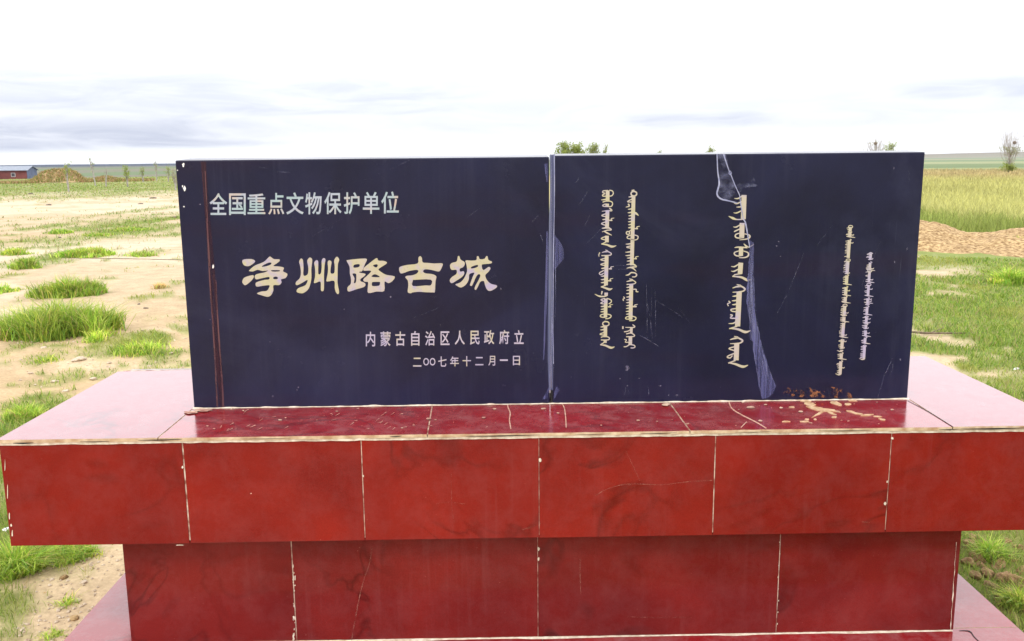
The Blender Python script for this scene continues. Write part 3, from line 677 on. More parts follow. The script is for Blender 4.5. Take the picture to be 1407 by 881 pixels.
m.origin(810, 255, k); m.L([(850,105),(905,95)], 30); m.ring(895,165,58,46,28); m.spine(888,215,866,1080,76); m.teeth(845, (785,232)); m.loop((855,275),(765,325),(850,332)); m.L([(780,370),(800,415),(730,437)], [30,30,10])
m.teeth(840, (775,480),(770,550),(785,612),(780,672),(778,732),(778,792),(780,855)); m.L([(890,548),(940,565),(990,608)], [50,46,8]); m.rmark(912,868)
m.origin(810, 310, k); m.teeth(835, (780,42)); m.rmark(910,62); m.ring(775,150,34,30,22); m.L([(800,118),(835,95)], 20); m.loop((840,195),(770,215),(765,255),(840,272)); m.loop((905,190),(975,215),(970,268),(920,290),(828,297))
m.spine(866,310,852,800,76); m.teeth(828, (728,375),(722,537),(722,607),(755,657),(752,717)); m.loop((838,410),(748,435),(830,457)); m.rmark(888,668); m.L([(745,787),(840,775),(900,790),(942,830),(860,838),(750,862)], [10,26,34,26,26,10])
m.origin(810, 365, k); m.L([(748,55),(850,38),(945,118)], [8,36,8]); m.L([(728,195),(790,182),(840,142),(920,150),(950,190),(920,225),(858,228)], [10,30,26,24,26,22,18])
m.L([(800,265),(865,290),(800,310),(745,322)], [10,36,24,12]); m.loop((865,290),(930,335),(910,362),(850,375),(748,380)); m.spine(842,375,826,1085,78); m.teeth(808, (742,440),(742,500),(738,567),(738,635),(738,692),(738,748),(738,808),(738,862))
m.L([(880,478),(940,480),(940,522),(985,527)], 22); m.L([(680,628),(708,655),(675,680),(688,712)], 18); m.rmark(868,828)
m.origin(810, 420, k); m.teeth(805, (735,57),(730,117),(735,172)); m.L([(870,15),(950,17)], 28); m.loop((808,210),(735,235),(738,268),(848,277)); m.loop((858,210),(935,240),(920,285),(880,300),(798,302))
m.L([(672,415),(672,470)], 30); m.L([(865,380),(908,418),(880,440),(722,437)], [14,30,22,14]); m.spine(845,440,840,548,54); m.loop((835,480),(770,515),(695,527)); m.loop((740,572),(830,552),(900,590),(890,620),(738,627)); m.spine(825,625,820,795,72); m.L([(700,680),(745,690),(720,735),(785,737)], 18); m.loop((805,785),(740,825),(688,827)); m.loop((825,785),(900,800),(915,835),(880,852),(828,852))
m.build('mongolian_lettering', M_GOLD, panR)
m = Mong(PPf, PN)
m.origin(980, 260, k); m.spine(622,118,606,605,100); m.L([(590,130),(500,188),(422,186)], [24,28,8]); m.L([(585,245),(480,290),(418,286)], [24,28,8]); m.teeth(570, (465,362)); m.L([(575,432),(470,480),(408,475)], [24,26,8]); m.L([(630,606),(480,612),(400,588),(308,545)], [20,22,50,8])
m.spine(582,682,575,968,100); m.L([(550,715),(460,765),(402,760)], [24,28,8]); m.L([(545,798),(440,848),(418,862)], [24,28,10])
m.origin(980, 318, k); m.L([(545,32),(460,60),(445,108),(500,134),(620,126)], [18,26,28,26,18]); m.L([(628,50),(720,72),(738,110),(690,150),(528,172)], [18,26,32,26,12]); m.L([(615,250),(690,325)], [14,50]); m.L([(705,322),(760,300),(818,258)], [26,22,8]); m.L([(428,330),(500,318),(690,328)], [10,30,26])
m.spine(562,330,556,482,86); m.L([(530,390),(430,425),(438,475),(500,496),(600,482)], [18,26,28,26,18]); m.L([(605,395),(700,430),(705,490),(640,526),(518,532)], [18,26,32,26,12])
m.spine(555,632,540,848,95); m.L([(520,655),(430,710),(358,706)], [24,28,8]); m.L([(515,755),(420,805),(358,800)], [24,28,8]); m.loop((560,848),(420,876))
k2 = 12.5875
m.origin(980, 376, k2); m.L([(500,0),(390,15),(328,50)], [14,20,10]); m.tail((328,48),(480,62),(590,112),(668,95)); m.L([(405,188),(475,213),(400,228),(332,250)], [10,36,26,12]); m.L([(470,212),(545,260),(520,300),(440,316),(332,322)], [26,30,24,22,12])
m.spine(448,318,420,912,90); m.teeth(405, (330,392),(320,470),(325,537)); m.loop((405,602),(310,618),(320,648),(395,660)); m.L([(290,712),(330,722),(296,768),(395,772)], 22); m.L([(400,825),(340,860),(262,862)], [22,24,8]); m.L([(262,472),(290,500),(246,522),(262,562)], 18)
m.origin(980, 440, k2); m.loop((415,105),(275,147)); m.tail((278,140),(430,158),(550,205),(642,180)); m.L([(358,278),(425,300),(350,318),(288,337)], [10,36,26,12]); m.L([(420,300),(505,350),(470,390),(400,402),(288,406)], [26,30,24,22,12])
m.spine(405,400,395,692,86); m.loop((370,458),(270,490),(370,527)); m.loop((370,572),(270,610),(240,640),(290,652),(330,610)); m.loop((385,694),(258,742)); m.tail((258,735),(380,758),(510,803),(602,775))
m.build('mongolian_lettering', M_GOLD, panR)
# the two small columns
def small_col(breaks, xtop, ytop, xbot, ybot, seed, mat, w=4.3):
    m = Mong(PPf, PN); rd = random.Random(seed); xx = lambda y: xtop+(xbot-xtop)*(y-ytop)/(ybot-ytop)
    for (y0, y1, start, end) in breaks:
        m.line([(xx(y0), y0), (xx(y1), y1)], w, False)
        x = xx(y0)
        if start == 'o': m.line([(x+.4+2.9*math.cos(t*math.pi/4), y0-.4+1.7*math.sin(t*math.pi/4)) for t in range(9)], 1.15)
        elif start == 'h': m.line([(x+.5, y0-1.4), (x+2.6, y0-.4), (x+1, y0+.3)], 1.1)
        elif start == 'b': m.line([(x-3, y0+.6), (x, y0-1.0), (x+3, y0+.8)], 1.0)
        x = xx(y1)
        if end == 't': m.line([(x-4.6, y1+.2), (x, y1+.9), (x+7.5, y1+2.0)], [.8, 1.9, .6])
        elif end == 'l': m.line([(x+1.2, y1), (x-2, y1+.9), (x-6.4, y1-.8)], [1.6, 1.6, .5])
        elif end == 'b': m.line([(x-3.2, y1-.3), (x-.5, y1+.4), (x+3.4, y1-.6), (x+3.0, y1-1.8)], .95)
        y = y0+1.2
        while y < y1-.6:
            x = xx(y); c = rd.random()
            if c < .62: m.line([(x-1, y-.3), (x-4.0-rd.random()*1.6, y+.3)], [1.3, .8], False)
            elif c < .85: m.line([(x-1.4, y-.8), (x-5.0, y+.3), (x-1.4, y+1.2)], .95); y += .9
            if rd.random() < .16: m.line([(x+1.4, y), (x+4.6, y+.3), (x+5.6, y-1.0)], [1.2, 1.2, .6])
            if rd.random() < .05: m.blob(x-5.4, y, .8, .6, 6)
            y += 1.9+rd.random()*.8
    m.build('mongolian_lettering', mat, panR)
small_col([(312, 317.5, 'o', ''), (318.5, 324.5, 'b', 't'), (330, 354.5, 'h', ''), (358, 376, 'o', 'b'), (378.5, 389.5, 'h', 't'), (394.5, 404.5, 'h', 't'), (408, 414.5, 'h', 't'), (420, 434, 'o', 'b'), (435.5, 440.5, '', 't'), (443.5, 462, 'h', 't'), (467, 478.5, 'b', 'b'), (480.5, 482, '', 'l'), (485.5, 492, 'h', 't'), (496.5, 514, 'h', 'l')], 1168.3, 312, 1153.8, 514, 3, M_GOLD)
small_col([(348, 356.5, 'b', 'b'), (361, 370, 'h', 't'), (372.5, 386.5, 'o', 't'), (391.5, 405.5, 'o', 't'), (410, 415, 'h', 't'), (418, 419.5, 'b', ''), (421.5, 431, 'h', 't'), (435, 444.5, 'b', 'b'), (446, 451.5, 'h', 'b'), (454, 460.5, 'l', 't'), (464, 470.5, 'h', 't'), (475, 493, 'b', 'l')], 1196.3, 348, 1186.6, 493, 5, M_LILAC, 3.6)

# --- marks on the stone: repair sealant, drips, chips, scratches
m = Marks(PPf, PN, .0010); m.line([(758, 213), (759, 260), (757, 320), (757, 400), (756, 480), (757, 536)], [6, 7, 6, 8, 7, 6]); m.build('joint_sealant', M_SEAM)
m = Marks(PPf, PN, .0016); m.line([(761.5, 212), (762, 270), (760.5, 340), (760, 430), (760.5, 500)], [1.6, .8, 1.1, .5, .9]); m.build('joint_sealant', M_LINE)
b = MB(); q = PP(758, 543); b.box(q[0]-.0035, q[0]+.0035, PY+.0003, PY+.03, .006, PP(758, 536)[2]); mpart(b, 'open_joint', M_DARK)
m = Marks(PPf, PN, .0003); m.ragged([(761, 322), (768, 330), (775, 343), (774, 356), (766, 366), (761, 372)]); m.line([(752, 318), (751, 380), (749, 440), (747, 495)], [2, 3.4, 2.6, 1]); m.line([(750, 225), (752, 250)], [5, 2]); m.poly([(752, 548), (745, 549), (750, 540), (755, 530)]); m.poly([(761, 549), (769, 536), (765, 530), (761, 540)])
m.build_each('sealant_smear', M_SEAL, lambda c: panL if c.x < SEAM else panR)
m = Marks(PPf, PN, .0011); m.ragged([(1030, 330), (1036, 334), (1035, 380), (1037, 430), (1048, 480), (1057, 508), (1066, 530), (1062, 540), (1055, 547), (1047, 548), (1042, 530), (1038, 500), (1036, 492), (1034, 470), (1029, 462), (1029, 440), (1026, 420), (1026, 395), (1028, 375), (1029, 350)]); m.build_each('sealant_smear', M_SEAL, lambda c: panL if c.x < SEAM else panR)
m = Marks(PPf, PN, .0016); rs = random.Random(9)
LF = [(1029.5, 340), (1027, 385), (1027, 420), (1030, 450), (1035, 475), (1040, 510), (1046, 546)]; RF = [(1035, 340), (1035, 385), (1038, 430), (1044, 465), (1052, 495), (1060, 518), (1063, 540)]
for i in range(30):
    u = rs.random(); a = rs.randint(0, 4); b_ = min(6, a+rs.randint(1, 3)); P_ = [(LF[q][0]+(RF[q][0]-LF[q][0])*u+rs.gauss(0, .5), LF[q][1]+(RF[q][1]-LF[q][1])*u+rs.gauss(0, 5)) for q in range(a, b_+1)]
    w_ = .4+rs.random()**2*1.8; m.line(P_, [w_*.2]+[w_]*(len(P_)-2)+[w_*.2])
m.build('brushed_sealant', M_SEAL2, panR)
m = Marks(PPf, PN, .0022)
for i in range(22):
    y0 = rs.uniform(214, 500); y1 = min(548, y0+rs.uniform(20, 120)); x0 = 757.5+rs.gauss(0, 2.4)-(y0-380)*.004; w_ = .4+rs.random()**2*1.6
    m.line([(x0, y0), (x0+rs.gauss(0, .5), (y0+y1)/2), (x0+rs.gauss(0, .6), y1)], [w_*.2, w_, w_*.2])
m.build('brushed_sealant', M_SEAL2)
m = Marks(PPf, PN, .0019); m.line([(1029, 445), (1034, 470), (1040, 505), (1047, 546)], [1, 1.4, 1, 1.6]); m.line([(1037, 430), (1044, 465), (1056, 505), (1065, 530)], [1.2, .9, 1.4, 1]); m.line([(1041, 490), (1043, 520)], .8); m.blob(1042, 493, 1.6, 1.5, 7); m.blob(1043, 517, 2, 2, 7)
m.build_each('sealant_ridge', M_HAZEFILM, panR)
m = Marks(PPf, PN, .0012); m.ragged([(985, 212), (997, 212), (1004, 238), (1011, 256), (1016, 267), (1010, 279), (996, 275), (986, 266), (988, 250)]); m.ragged([(1005, 262), (1018, 250), (1036, 244), (1040, 256), (1022, 258), (1012, 268)]); m.build_each('sealant_smear', M_HAZEFILM, panR)
m = Marks(PPf, PN, .0017); m.line([(985, 212), (986, 235), (988, 252), (985, 266), (990, 273), (1001, 276), (1013, 279)], [1.2, 1.6, 2.2, 2.2, 2.2, 1.8, 1.2]); m.line([(994, 212), (1001, 233), (1004, 240), (1010, 255), (1016, 268)], [2.2, 1, 1.2, 1.1, 1.2]); m.ring = None; m.line([(1001, 237), (1003, 235), (1005, 238), (1003, 240), (1001, 238)], .8)
m.line([(1016, 268), (1018, 282), (1021, 300), (1024, 306), (1027, 322), (1030, 340)], [1, 1.4, 1.2, 2, 1.6, 1.2]); m.build_each('crack_line', M_LINE, panR)
m = Marks(PPf, PN, .0003); m.poly([(276, 222), (283, 222), (287, 280), (296, 380), (308, 560), (302, 562), (290, 420), (282, 300)]); m.build('rust_stain', M_RUST, panL)
m = Marks(PPf, PN, .0008); m.line([(284, 300), (288, 380), (294, 470), (299, 561)], [.9, 1.6, 1.8, 2.4]); m.line([(297, 385), (300, 450), (305, 520), (307, 561)], [.9, 1.8, 2, 2.6]); m.line([(282, 235), (286, 320), (289, 370)], 1); m.build_each('rust_drip', M_RUSTLINE, panL)
m = Marks(PPf, PN, .0009)
for (x, y, rx, ry) in ((252, 227, 1.3, 3.2), (252, 226, 2, 2), (244, 234, .9, .8), (253.5, 259, 2, 4), (251, 256, 1, 2), (252.8, 284, 1.2, 1), (293, 366, 1.6, 3.6), (275, 281, 1.2, 1), (289, 439, 1, 1), (1070, 332, 1.4, 1), (1067, 338, 1, 1), (1072, 352, 1, 1), (1228, 231, 1, 1.8), (862, 506, 3, 4), (852, 520, 1, 1), (862, 530, 1, 1), (878, 520, 1, 1), (907, 530, 1.8, 1), (930, 543, 2.4, 1.6), (919, 543, 1.2, 1), (1229, 360, .7, 2), (473, 425, .8, .8), (383, 481, .9, .8), (371, 470, .9, .7), (375, 545, 1.2, 1.5), (410, 532, 1, 1.4), (408, 536, 1.6, 1), (1237, 494, 1.2, 1.6), (605, 447, 1, .9), (688, 397, 1, 1.6), (537, 408, 1.2, 1.2), (1246, 342, 1, 2.2)):
    m.blob(x, y, rx, ry, 8)
m.build_each('stone_chip', lambda i: M_WHITE if i < 7 else M_DIM, lambda c: panL if c.x < SEAM else panR)
m = Marks(PPf, PN, .0006)
for (p, q, w) in (((380, 236), (398, 237), 1.4), ((356, 230), (366, 231), .8), ((795, 282), (808, 262), .9), ((803, 310), (810, 296), .9), ((790, 252), (797, 242), .7), ((888, 390), (889, 465), .9), ((895, 395), (894, 455), .7), ((900, 398), (900, 463), .8), ((889, 415), (897, 468), .6), ((900, 412), (944, 440), .7), ((878, 460), (905, 476), 1.4), ((1085, 395), (1105, 345), .9), ((1068, 430), (1088, 390), .9), ((1205, 548), (1216, 510), 1.4), ((1213, 520), (1226, 492), 1.1), ((1223, 515), (1227, 500), .9), ((1247, 240), (1249, 250), .8), ((1248, 234), (1249, 244), .6), ((536, 233), (562, 220), .9), ((500, 247), (512, 247), .6), ((731, 305), (740, 295), 1), ((741, 320), (746, 332), 1.3), ((590, 408), (600, 408), .8), ((862, 545), (864, 535), 1), ((890, 530), (891, 545), 1.4), ((858, 542), (860, 532), .8), ((1180, 400), (1210, 330), .5), ((840, 300), (800, 340), .4), ((845, 365), (880, 365), .5), ((846, 370), (872, 370), .5), ((930, 420), (950, 448), .5), ((1120, 340), (1150, 300), .4), ((640, 300), (660, 285), .4), ((420, 330), (470, 300), .3), ((560, 440), (610, 420), .4)):
    m.line([p, ((p[0]+q[0])/2+.6, (p[1]+q[1])/2), q], [w*.4, w, w*.4])
m.build_each('fine_scratch', M_SCRATCH, lambda c: panL if c.x < SEAM else panR)
m = Marks(PPf, PN, .0013); m.poly([(1072, 545), (1078, 534), (1088, 530), (1100, 536), (1112, 532), (1125, 538), (1140, 531), (1156, 534), (1168, 540), (1172, 547)]); m.build('rust_spatter', M_RUSTSPOT, panR)

# --- marks on tiles
LZ = lambda x, y: (lambda p: (float(p[0]), float(p[1]), 0.0))(back(x, y, z=0.0)); UPN = (0, 0, 1)
for pts, w in (([(697, 554), (698, 560), (701, 568), (700, 578), (702, 590)], 1.5), ([(770, 552), (775, 560), (777, 572), (778, 588)], 1.4), ([(1001, 551), (1006, 562), (1020, 571), (1038, 580), (1053, 589)], 1.4), ([(1026, 580), (1018, 588)], 1.0)):
    m = Marks(LZ, UPN, .0012); m.line(pts, w); m.build('hairline_crack', M_CRACK)
m = Marks(LZ, UPN, .0010)
rd = random.Random(4)
for i in range(110):
    x = rd.uniform(275, 1235); y = rd.uniform(557, 592)-.008*(x-275); s = rd.random()**4*2.4+.35; m.blob(x, y, s*1.5, s*.55, 7, i)
for i in range(34):
    x = rd.uniform(295, 560); y = rd.uniform(562, 594); m.line([(x, y), (x+rd.uniform(2, 7), y-rd.uniform(.5, 4))], [.2, .6], False)
m.blob(915, 557, 5.5, 2.2, 10); m.blob(1031, 561, 7, 1.6, 9); m.blob(1100, 567, 4, 1.4); m.blob(278, 565, 14, 2.2, 12); m.blob(262, 568, 10, 2.2, 10)
tag(m.build('mortar_specks', simple('dusty_specks', (.30, .12, .09), (.62, .45, .33), 30)), kind='stuff')
m = Marks(LZ, UPN, .0026)
for (x, y, rx, ry, ro) in ((1112, 556, 10, 2.6, .25), (1122, 562, 14, 2.6, .2), (1136, 564, 20, 1.7, .12), (1125, 569, 10, 1.2, -.5), (1142, 568, 8, 1.2, .4), (1149, 555, 8, 2.6, .2), (1165, 556, 4.5, 1.5, 0), (1172, 551, 6, 1.4, 0), (1105, 551, 9, 1.5, .1), (1168, 566, 6, 1, .12), (1178, 569, 8, 1.1, .15), (1191, 571, 9, 1.4, -.05), (1146, 574, 4, 1, 0), (1109, 577, 3, 1, 0), (1120, 577, 2, .8, 0), (1212, 577, 5, 1, .2), (1088, 560, 4, 1, 0), (1206, 573, 6, .7, .1), (1105, 580, 7, 1, 0), (1080, 580, 6, 1, 0)):
    m.blob(x, y, rx, ry, 12, 3, ro)
for o in m.build_each('mortar_splash', M_SPLASH): md = o.modifiers.new('thickness', 'SOLIDIFY'); md.thickness = .0022; md.offset = -1
FZ = lambda x, y: (lambda p: (float(p[0]), -.0008, float(p[2])))(back(x, y, y=-.0008))
for pts, w in (([(818, 681), (832, 673), (850, 667), (872, 665), (910, 666), (945, 662), (979, 660)], .9), ([(860, 620), (870, 640), (879, 660)], .5), ([(718, 728), (730, 724), (743, 719)], .7), ([(600, 692), (618, 690), (640, 693)], .5), ([(620, 650), (621, 700), (625, 718)], .5), ([(252, 703), (262, 704)], .7), ([(1184, 717), (1196, 718)], .7)):
    m = Marks(FZ, PN, .0006); m.line(pts, w*.8); m.build('hairline_crack', M_FAINT)
BZ = lambda x, y: (lambda p: (float(p[0]), YR-.0005, float(p[2])))(back(x, y, y=YR-.0005))
for pts, w in (([(511, 750), (508, 772), (499, 800), (491, 835), (483, 881)], 1.3), ([(797, 768), (797, 790), (798, 816)], 1.3), ([(858, 847), (880, 848), (910, 848), (950, 848)], .5)):
    m = Marks(BZ, PN, .0008); m.line(pts, w*.8); m.build('hairline_crack', M_FAINT)
m = Marks(BZ, PN, .0008)
for i in range(26): m.blob(404+rd.uniform(-1.6, 1.6), rd.uniform(775, 881), .5+rd.random()*.8, .8+rd.random()**2*2.6, 7, i)
for i in range(8): m.blob(1069.5+rd.uniform(-1, 1)-(i-4)*.3, 745+i*16, .7, 1.3, 6, i)
m.blob(740, 754, 2, 3, 8); m.blob(740, 768, 1.6, 2.6, 8)
m.line([(1314-i*.42+rd.uniform(-.5, .5), 745+i*6) for i in range(23)], [rd.random()**2*1.6+.15 for i in range(23)])
m.build_each('joint_mortar', M_GROUT)
m = Marks(FZ, PN, .0007)
for (x, y, rx, ry) in ((13, 709, 1.0, 5), (15.5, 722, 1.3, 2.2), (17, 733, 1.0, 5), (1216, 692, 1.6, 3.4), (1219, 662, 1.2, 1.8), (251, 642, 1.4, 2), (742, 632, 1.8, 3), (345, 678, .8, .8), (247, 749, 6, .8), (499, 654, 1.2, 2), (1226, 602, 2, 2), (7, 640, .6, 9), (10.5, 676, .6, 11)):
    m.blob(x, y, rx, ry, 8)
m.build_each('edge_chip', M_GROUT)
m = Marks(lambda x, y: (lambda p: (float(p[0]), FE-.0022, float(p[2])))(back(x, y, y=FE-.0022)), PN, .0004)
for (x0, y0, x1, y1, w) in ((18, 609, 46, 608.5, 2.2), (110, 607, 150, 606.5, 1.2), (190, 605, 250, 603.5, 1.6), (330, 603, 400, 602, .7), (536, 600, 552, 599, 1.4), (640, 599.5, 742, 597.5, 1.5), (790, 597, 840, 596, .7), (880, 595.5, 930, 594.5, 1.0), (1010, 594, 1060, 593, .8), (1120, 592, 1200, 591, 1.0), (1290, 590, 1320, 589.5, 1.2), (1320, 589.5, 1407, 588, 2.0)):
    m.line([(x0, y0), ((x0+x1)/2, (y0+y1)/2+.5), (x1, y1)], [w*.3, w, w*.3])
m.build_each('open_crack', M_DARK)
m = Marks(LZ, UPN, .0016); m.line([(1247, 551), (1275, 566), (1309, 587)], [.5, .7, .9]); m.build('open_crack', M_DARK)
SZ = lambda x, y: (lambda p: (float(p[0]), float(p[1]), ZT))(back(x, y, z=ZT))
m = Marks(SZ, UPN, .0014); m.line([(1318, 867), (1332, 868), (1338, 875), (1345, 882)], [.6, 1.6, 1.2, 1]); m.build('hairline_crack', M_DARK)

# ------------------------------------------------------------------ grass blades (stuff nobody could count)
def blade_mat(name, rough=0.6):
    t = NT(name); ca = t.n('ShaderNodeVertexColor', layer_name='tint')
    t.set(ca.outputs[0], rough, None, 0.25)
    tr = t.n('ShaderNodeBsdfTranslucent'); t.l(ca.outputs[0], tr.inputs[0]); mx_ = t.n('ShaderNodeMixShader'); mx_.inputs[0].default_value = .35
    t.l(t.b.outputs[0], mx_.inputs[1]); t.l(tr.outputs[0], mx_.inputs[2]); t.l(mx_.outputs[0], t.out.inputs[0]); return t.m
M_BLADE = blade_mat('grass_blade'); M_CROP = blade_mat('grain_stalk', 0.7)
def blades(name, x, y, z, h, w, lean, cols, mat):
    n = len(x); th = RNG.uniform(0, 2*np.pi, n); ld = RNG.uniform(0, 2*np.pi, n)
    ux, uy = np.cos(th)*w/2, np.sin(th)*w/2; lx, ly = np.cos(ld)*lean*h, np.sin(ld)*lean*h
    B = np.stack((x, y, z), -1); u = np.stack((ux, uy, 0*ux), -1); l = np.stack((lx, ly, 0*lx), -1); hz = np.stack((0*h, 0*h, h), -1)
    v0 = B-u; v1 = B+u; mid = B+hz*.55+l*.35; v2 = mid+u*.8; v3 = mid-u*.8; v4 = B+hz*(1-.25*np.minimum(lean, 1.5)[:, None])+l
    V = np.stack((v0, v1, v2, v3, v4), 1).reshape(-1, 3); k = np.arange(n)[:, None]*5
    fl = np.hstack((k+np.array([[0, 1, 2, 3]]), k+np.array([[3, 2, 4]]))).ravel()
    me = fast_mesh(name, V, fl, np.tile([4, 3], n))
    a = me.color_attributes.new('tint', 'FLOAT_COLOR', 'POINT')
    cc = np.repeat(np.hstack((cols, np.ones((n, 1)))), 5, axis=0); a.data.foreach_set('color', cc.astype(np.float32).ravel())
    return link(name, me, mat)
GREENS = np.array([[.20, .27, .035], [.26, .32, .05], [.33, .36, .07], [.14, .20, .03], [.38, .36, .11], [.17, .26, .06]])
GREENS = GREENS*np.array([1.0, 1.14, .95])
def gcol(n, dry=0.08):
    c = GREENS[RNG.integers(0, len(GREENS), n)]*RNG.uniform(.75, 1.25, (n, 1)); d = RNG.random(n) < dry
    c[d] = np.array([.42, .33, .16])*RNG.uniform(.7, 1.2, (d.sum(), 1)); return c
def outside(x, y, pad=.02): return (x < PED[0]-pad) | (x > PED[1]+pad) | (y < PED[2]-pad) | (y > PED[3]+pad)
n = 620000
r = 2.2*(17.5/2.2)**RNG.random(n)**.8; a = RNG.uniform(-44, 44, n)
x = CAM[0]+r*np.sin(np.radians(a)); y = CAM[1]+r*np.cos(np.radians(a)); mk = mask(x, y)
keep = (RNG.random(n) < mk**1.5*np.where(x > 0, 1.0, .75)) & outside(x, y)
x, y, r, mk = x[keep], y[keep], r[keep], mk[keep]; n = len(x)
hv = fbm(x*2.3, y*2.3, 91)
h = (.02+.10*hv)*RNG.uniform(.5, 1.3, n)*(.45+.6*mk)*np.where((x < -1.9) & (y < 1.8), 1.3, 1)
dryn = fbm(x*1.1, y*1.1, 95); cols_ = gcol(n, .10)
yel = sst(.5, .68, dryn)[:, None]*.55; cols_ = cols_*(1-yel)+np.array([.42, .39, .10])*yel
tag(blades('grass', x, y, gh(x, y)-.004, h, .003*np.maximum(1, r/4.2)*RNG.uniform(.6, 1.3, n), RNG.uniform(.2, 1.3, n), cols_, M_BLADE), 'green and yellow grass growing over the soil', 'grass', kind='stuff')
# far grass on the left, beyond the sand
n = 230000; r = 17.5*(130/17.5)**RNG.random(n); a = RNG.uniform(-44, 0, n)
x = CAM[0]+r*np.sin(np.radians(a)); y = CAM[1]+r*np.cos(np.radians(a)); mk = mask(x, y); keep = RNG.random(n) < mk*.8
x, y, r = x[keep], y[keep], r[keep]; n = len(x)
tag(blades('grass', x, y, gh(x, y)-.01, RNG.uniform(.02, .12, n), .0034*r/6*RNG.uniform(.6, 1.4, n), RNG.uniform(.3, 1.2, n), gcol(n, .25)*RNG.uniform(.7, 1.1, (n, 1)), M_BLADE), 'belt of low grass beyond the bare sand', 'grass', kind='stuff')
# grain field on the right
n = 150000; r = 22.0*(115/22.0)**RNG.random(n)**.9; a = RNG.uniform(8, 46, n)
x = CAM[0]+r*np.sin(np.radians(a)); y = CAM[1]+r*np.cos(np.radians(a))
den = fbm(x*.35, y*.18, 121); gr = sst(27, 21.5, r+44*(den-.5))*.8
c = np.array([.24, .31, .06])*gr[:, None]+np.array([.47, .46, .17])*(1-gr[:, None]); tb = sst(55, 85, r)[:, None]*.75; c = c*(1-tb)+np.array([.46, .36, .19])*tb
c = c*RNG.uniform(.65, 1.3, (n, 1))*(.75+.5*den[:, None])
keep = RNG.random(n) < .5+den; x, y, r, c = x[keep], y[keep], r[keep], c[keep]; n = len(x)
tag(blades('grain_crop', x, y, gh(x, y)-.02, RNG.uniform(.14, .5, n), .012*r/14*RNG.uniform(.5, 1.3, n), RNG.uniform(.1, .7, n), c, M_CROP), 'ripening grain standing in the field beyond the earth bank', 'crop', kind='stuff')

# ------------------------------------------------------------------ earth bank and mound
M_BANK = simple('dry_loose_earth', (0.20, 0.115, 0.045), (0.60, 0.42, 0.21), 16, 0.95, 1.0, 0.05, .36, .66, 12)
def bank(name, a0, a1, r0, prof, half, mat, na_=320, nr_=40, seed=5, rough=.085):
    A = np.linspace(a0, a1, na_); T = np.linspace(-1, 1, nr_); Ag, Tg = np.meshgrid(A, T)
    rc = r0+.8*(fbm(Ag*.3, 0*Ag, seed)-.5); Rg = rc+half*Tg*(1+.3*(fbm(Ag*.5, Tg*0, seed+1)-.5))
    X = CAM[0]+Rg*np.sin(np.radians(Ag)); Y = CAM[1]+Rg*np.cos(np.radians(Ag))
    hgt = prof(Ag)*(np.cos(np.pi*Tg)*.5+.5)**.8
    Z = gh(X, Y)-.06+hgt+(fbm(X*3.1+Y*1.2, Y*3.4, seed+3, 6)-.5)*rough*2*(1-Tg**2)
    idx = np.arange(na_*nr_).reshape(nr_, na_); q = np.stack((idx[:-1, :-1], idx[:-1, 1:], idx[1:, 1:], idx[1:, :-1]), -1).reshape(-1, 4)
    me = fast_mesh(name, np.stack((X, Y, Z), -1).reshape(-1, 3), q.ravel(), [4]*len(q)); me.polygons.foreach_set('use_smooth', np.ones(len(q), bool))
    return tag(link(name, me, mat), kind='structure')
def prof_r(A): return .42-.20*np.exp(-((A-28.1)/1.6)**2)+.10*np.exp(-((A-25.2)/1.5)**2)+.10*(fbm(A*.8, 0*A, 77)-.5)
bank('earth_bank', -6, 46, 20.3, prof_r, 2.5, M_BANK)
M_MOUND = simple('mound_of_dry_weeds', (0.16, 0.15, 0.05), (0.44, 0.30, 0.15), 1.3, 0.95, 0.9, 0.1, .38, .62, 8)
_am = float(polar(*back(80, 235, r=100)[:2])[1])
def prof_l(A): return (1.1*np.exp(-((A-_am)/1.15)**4)+.4*np.exp(-((A-_am-2.4)/.6)**2))*(.85+.4*fbm(A*2.2, 0*A, 81))
bank('earth_mound', _am-5, _am+6, 100, prof_l, 6, M_MOUND, 160, 24, 55, .25)
n = 9000; a = RNG.uniform(_am-4, _am+5, n); r = RNG.uniform(95, 103, n); x = CAM[0]+r*np.sin(np.radians(a)); y = CAM[1]+r*np.cos(np.radians(a))
tq = np.clip((r-100)/6, -1, 1); zz = gh(x, y)-.05+prof_l(a)*(np.cos(np.pi*tq)*.5+.5)**.8
c = np.where(RNG.random((n, 1)) < .55, np.array([[.46, .30, .15]]), np.array([[.24, .27, .06]]))*RNG.uniform(.6, 1.2, (n, 1))
tag(blades('dry_weeds', x, y, zz, RNG.uniform(.1, .4, n), RNG.uniform(.04, .1, n), RNG.uniform(.3, 1, n), c, M_CROP), 'brown and green weeds growing over the earth mound', 'weeds', kind='stuff')

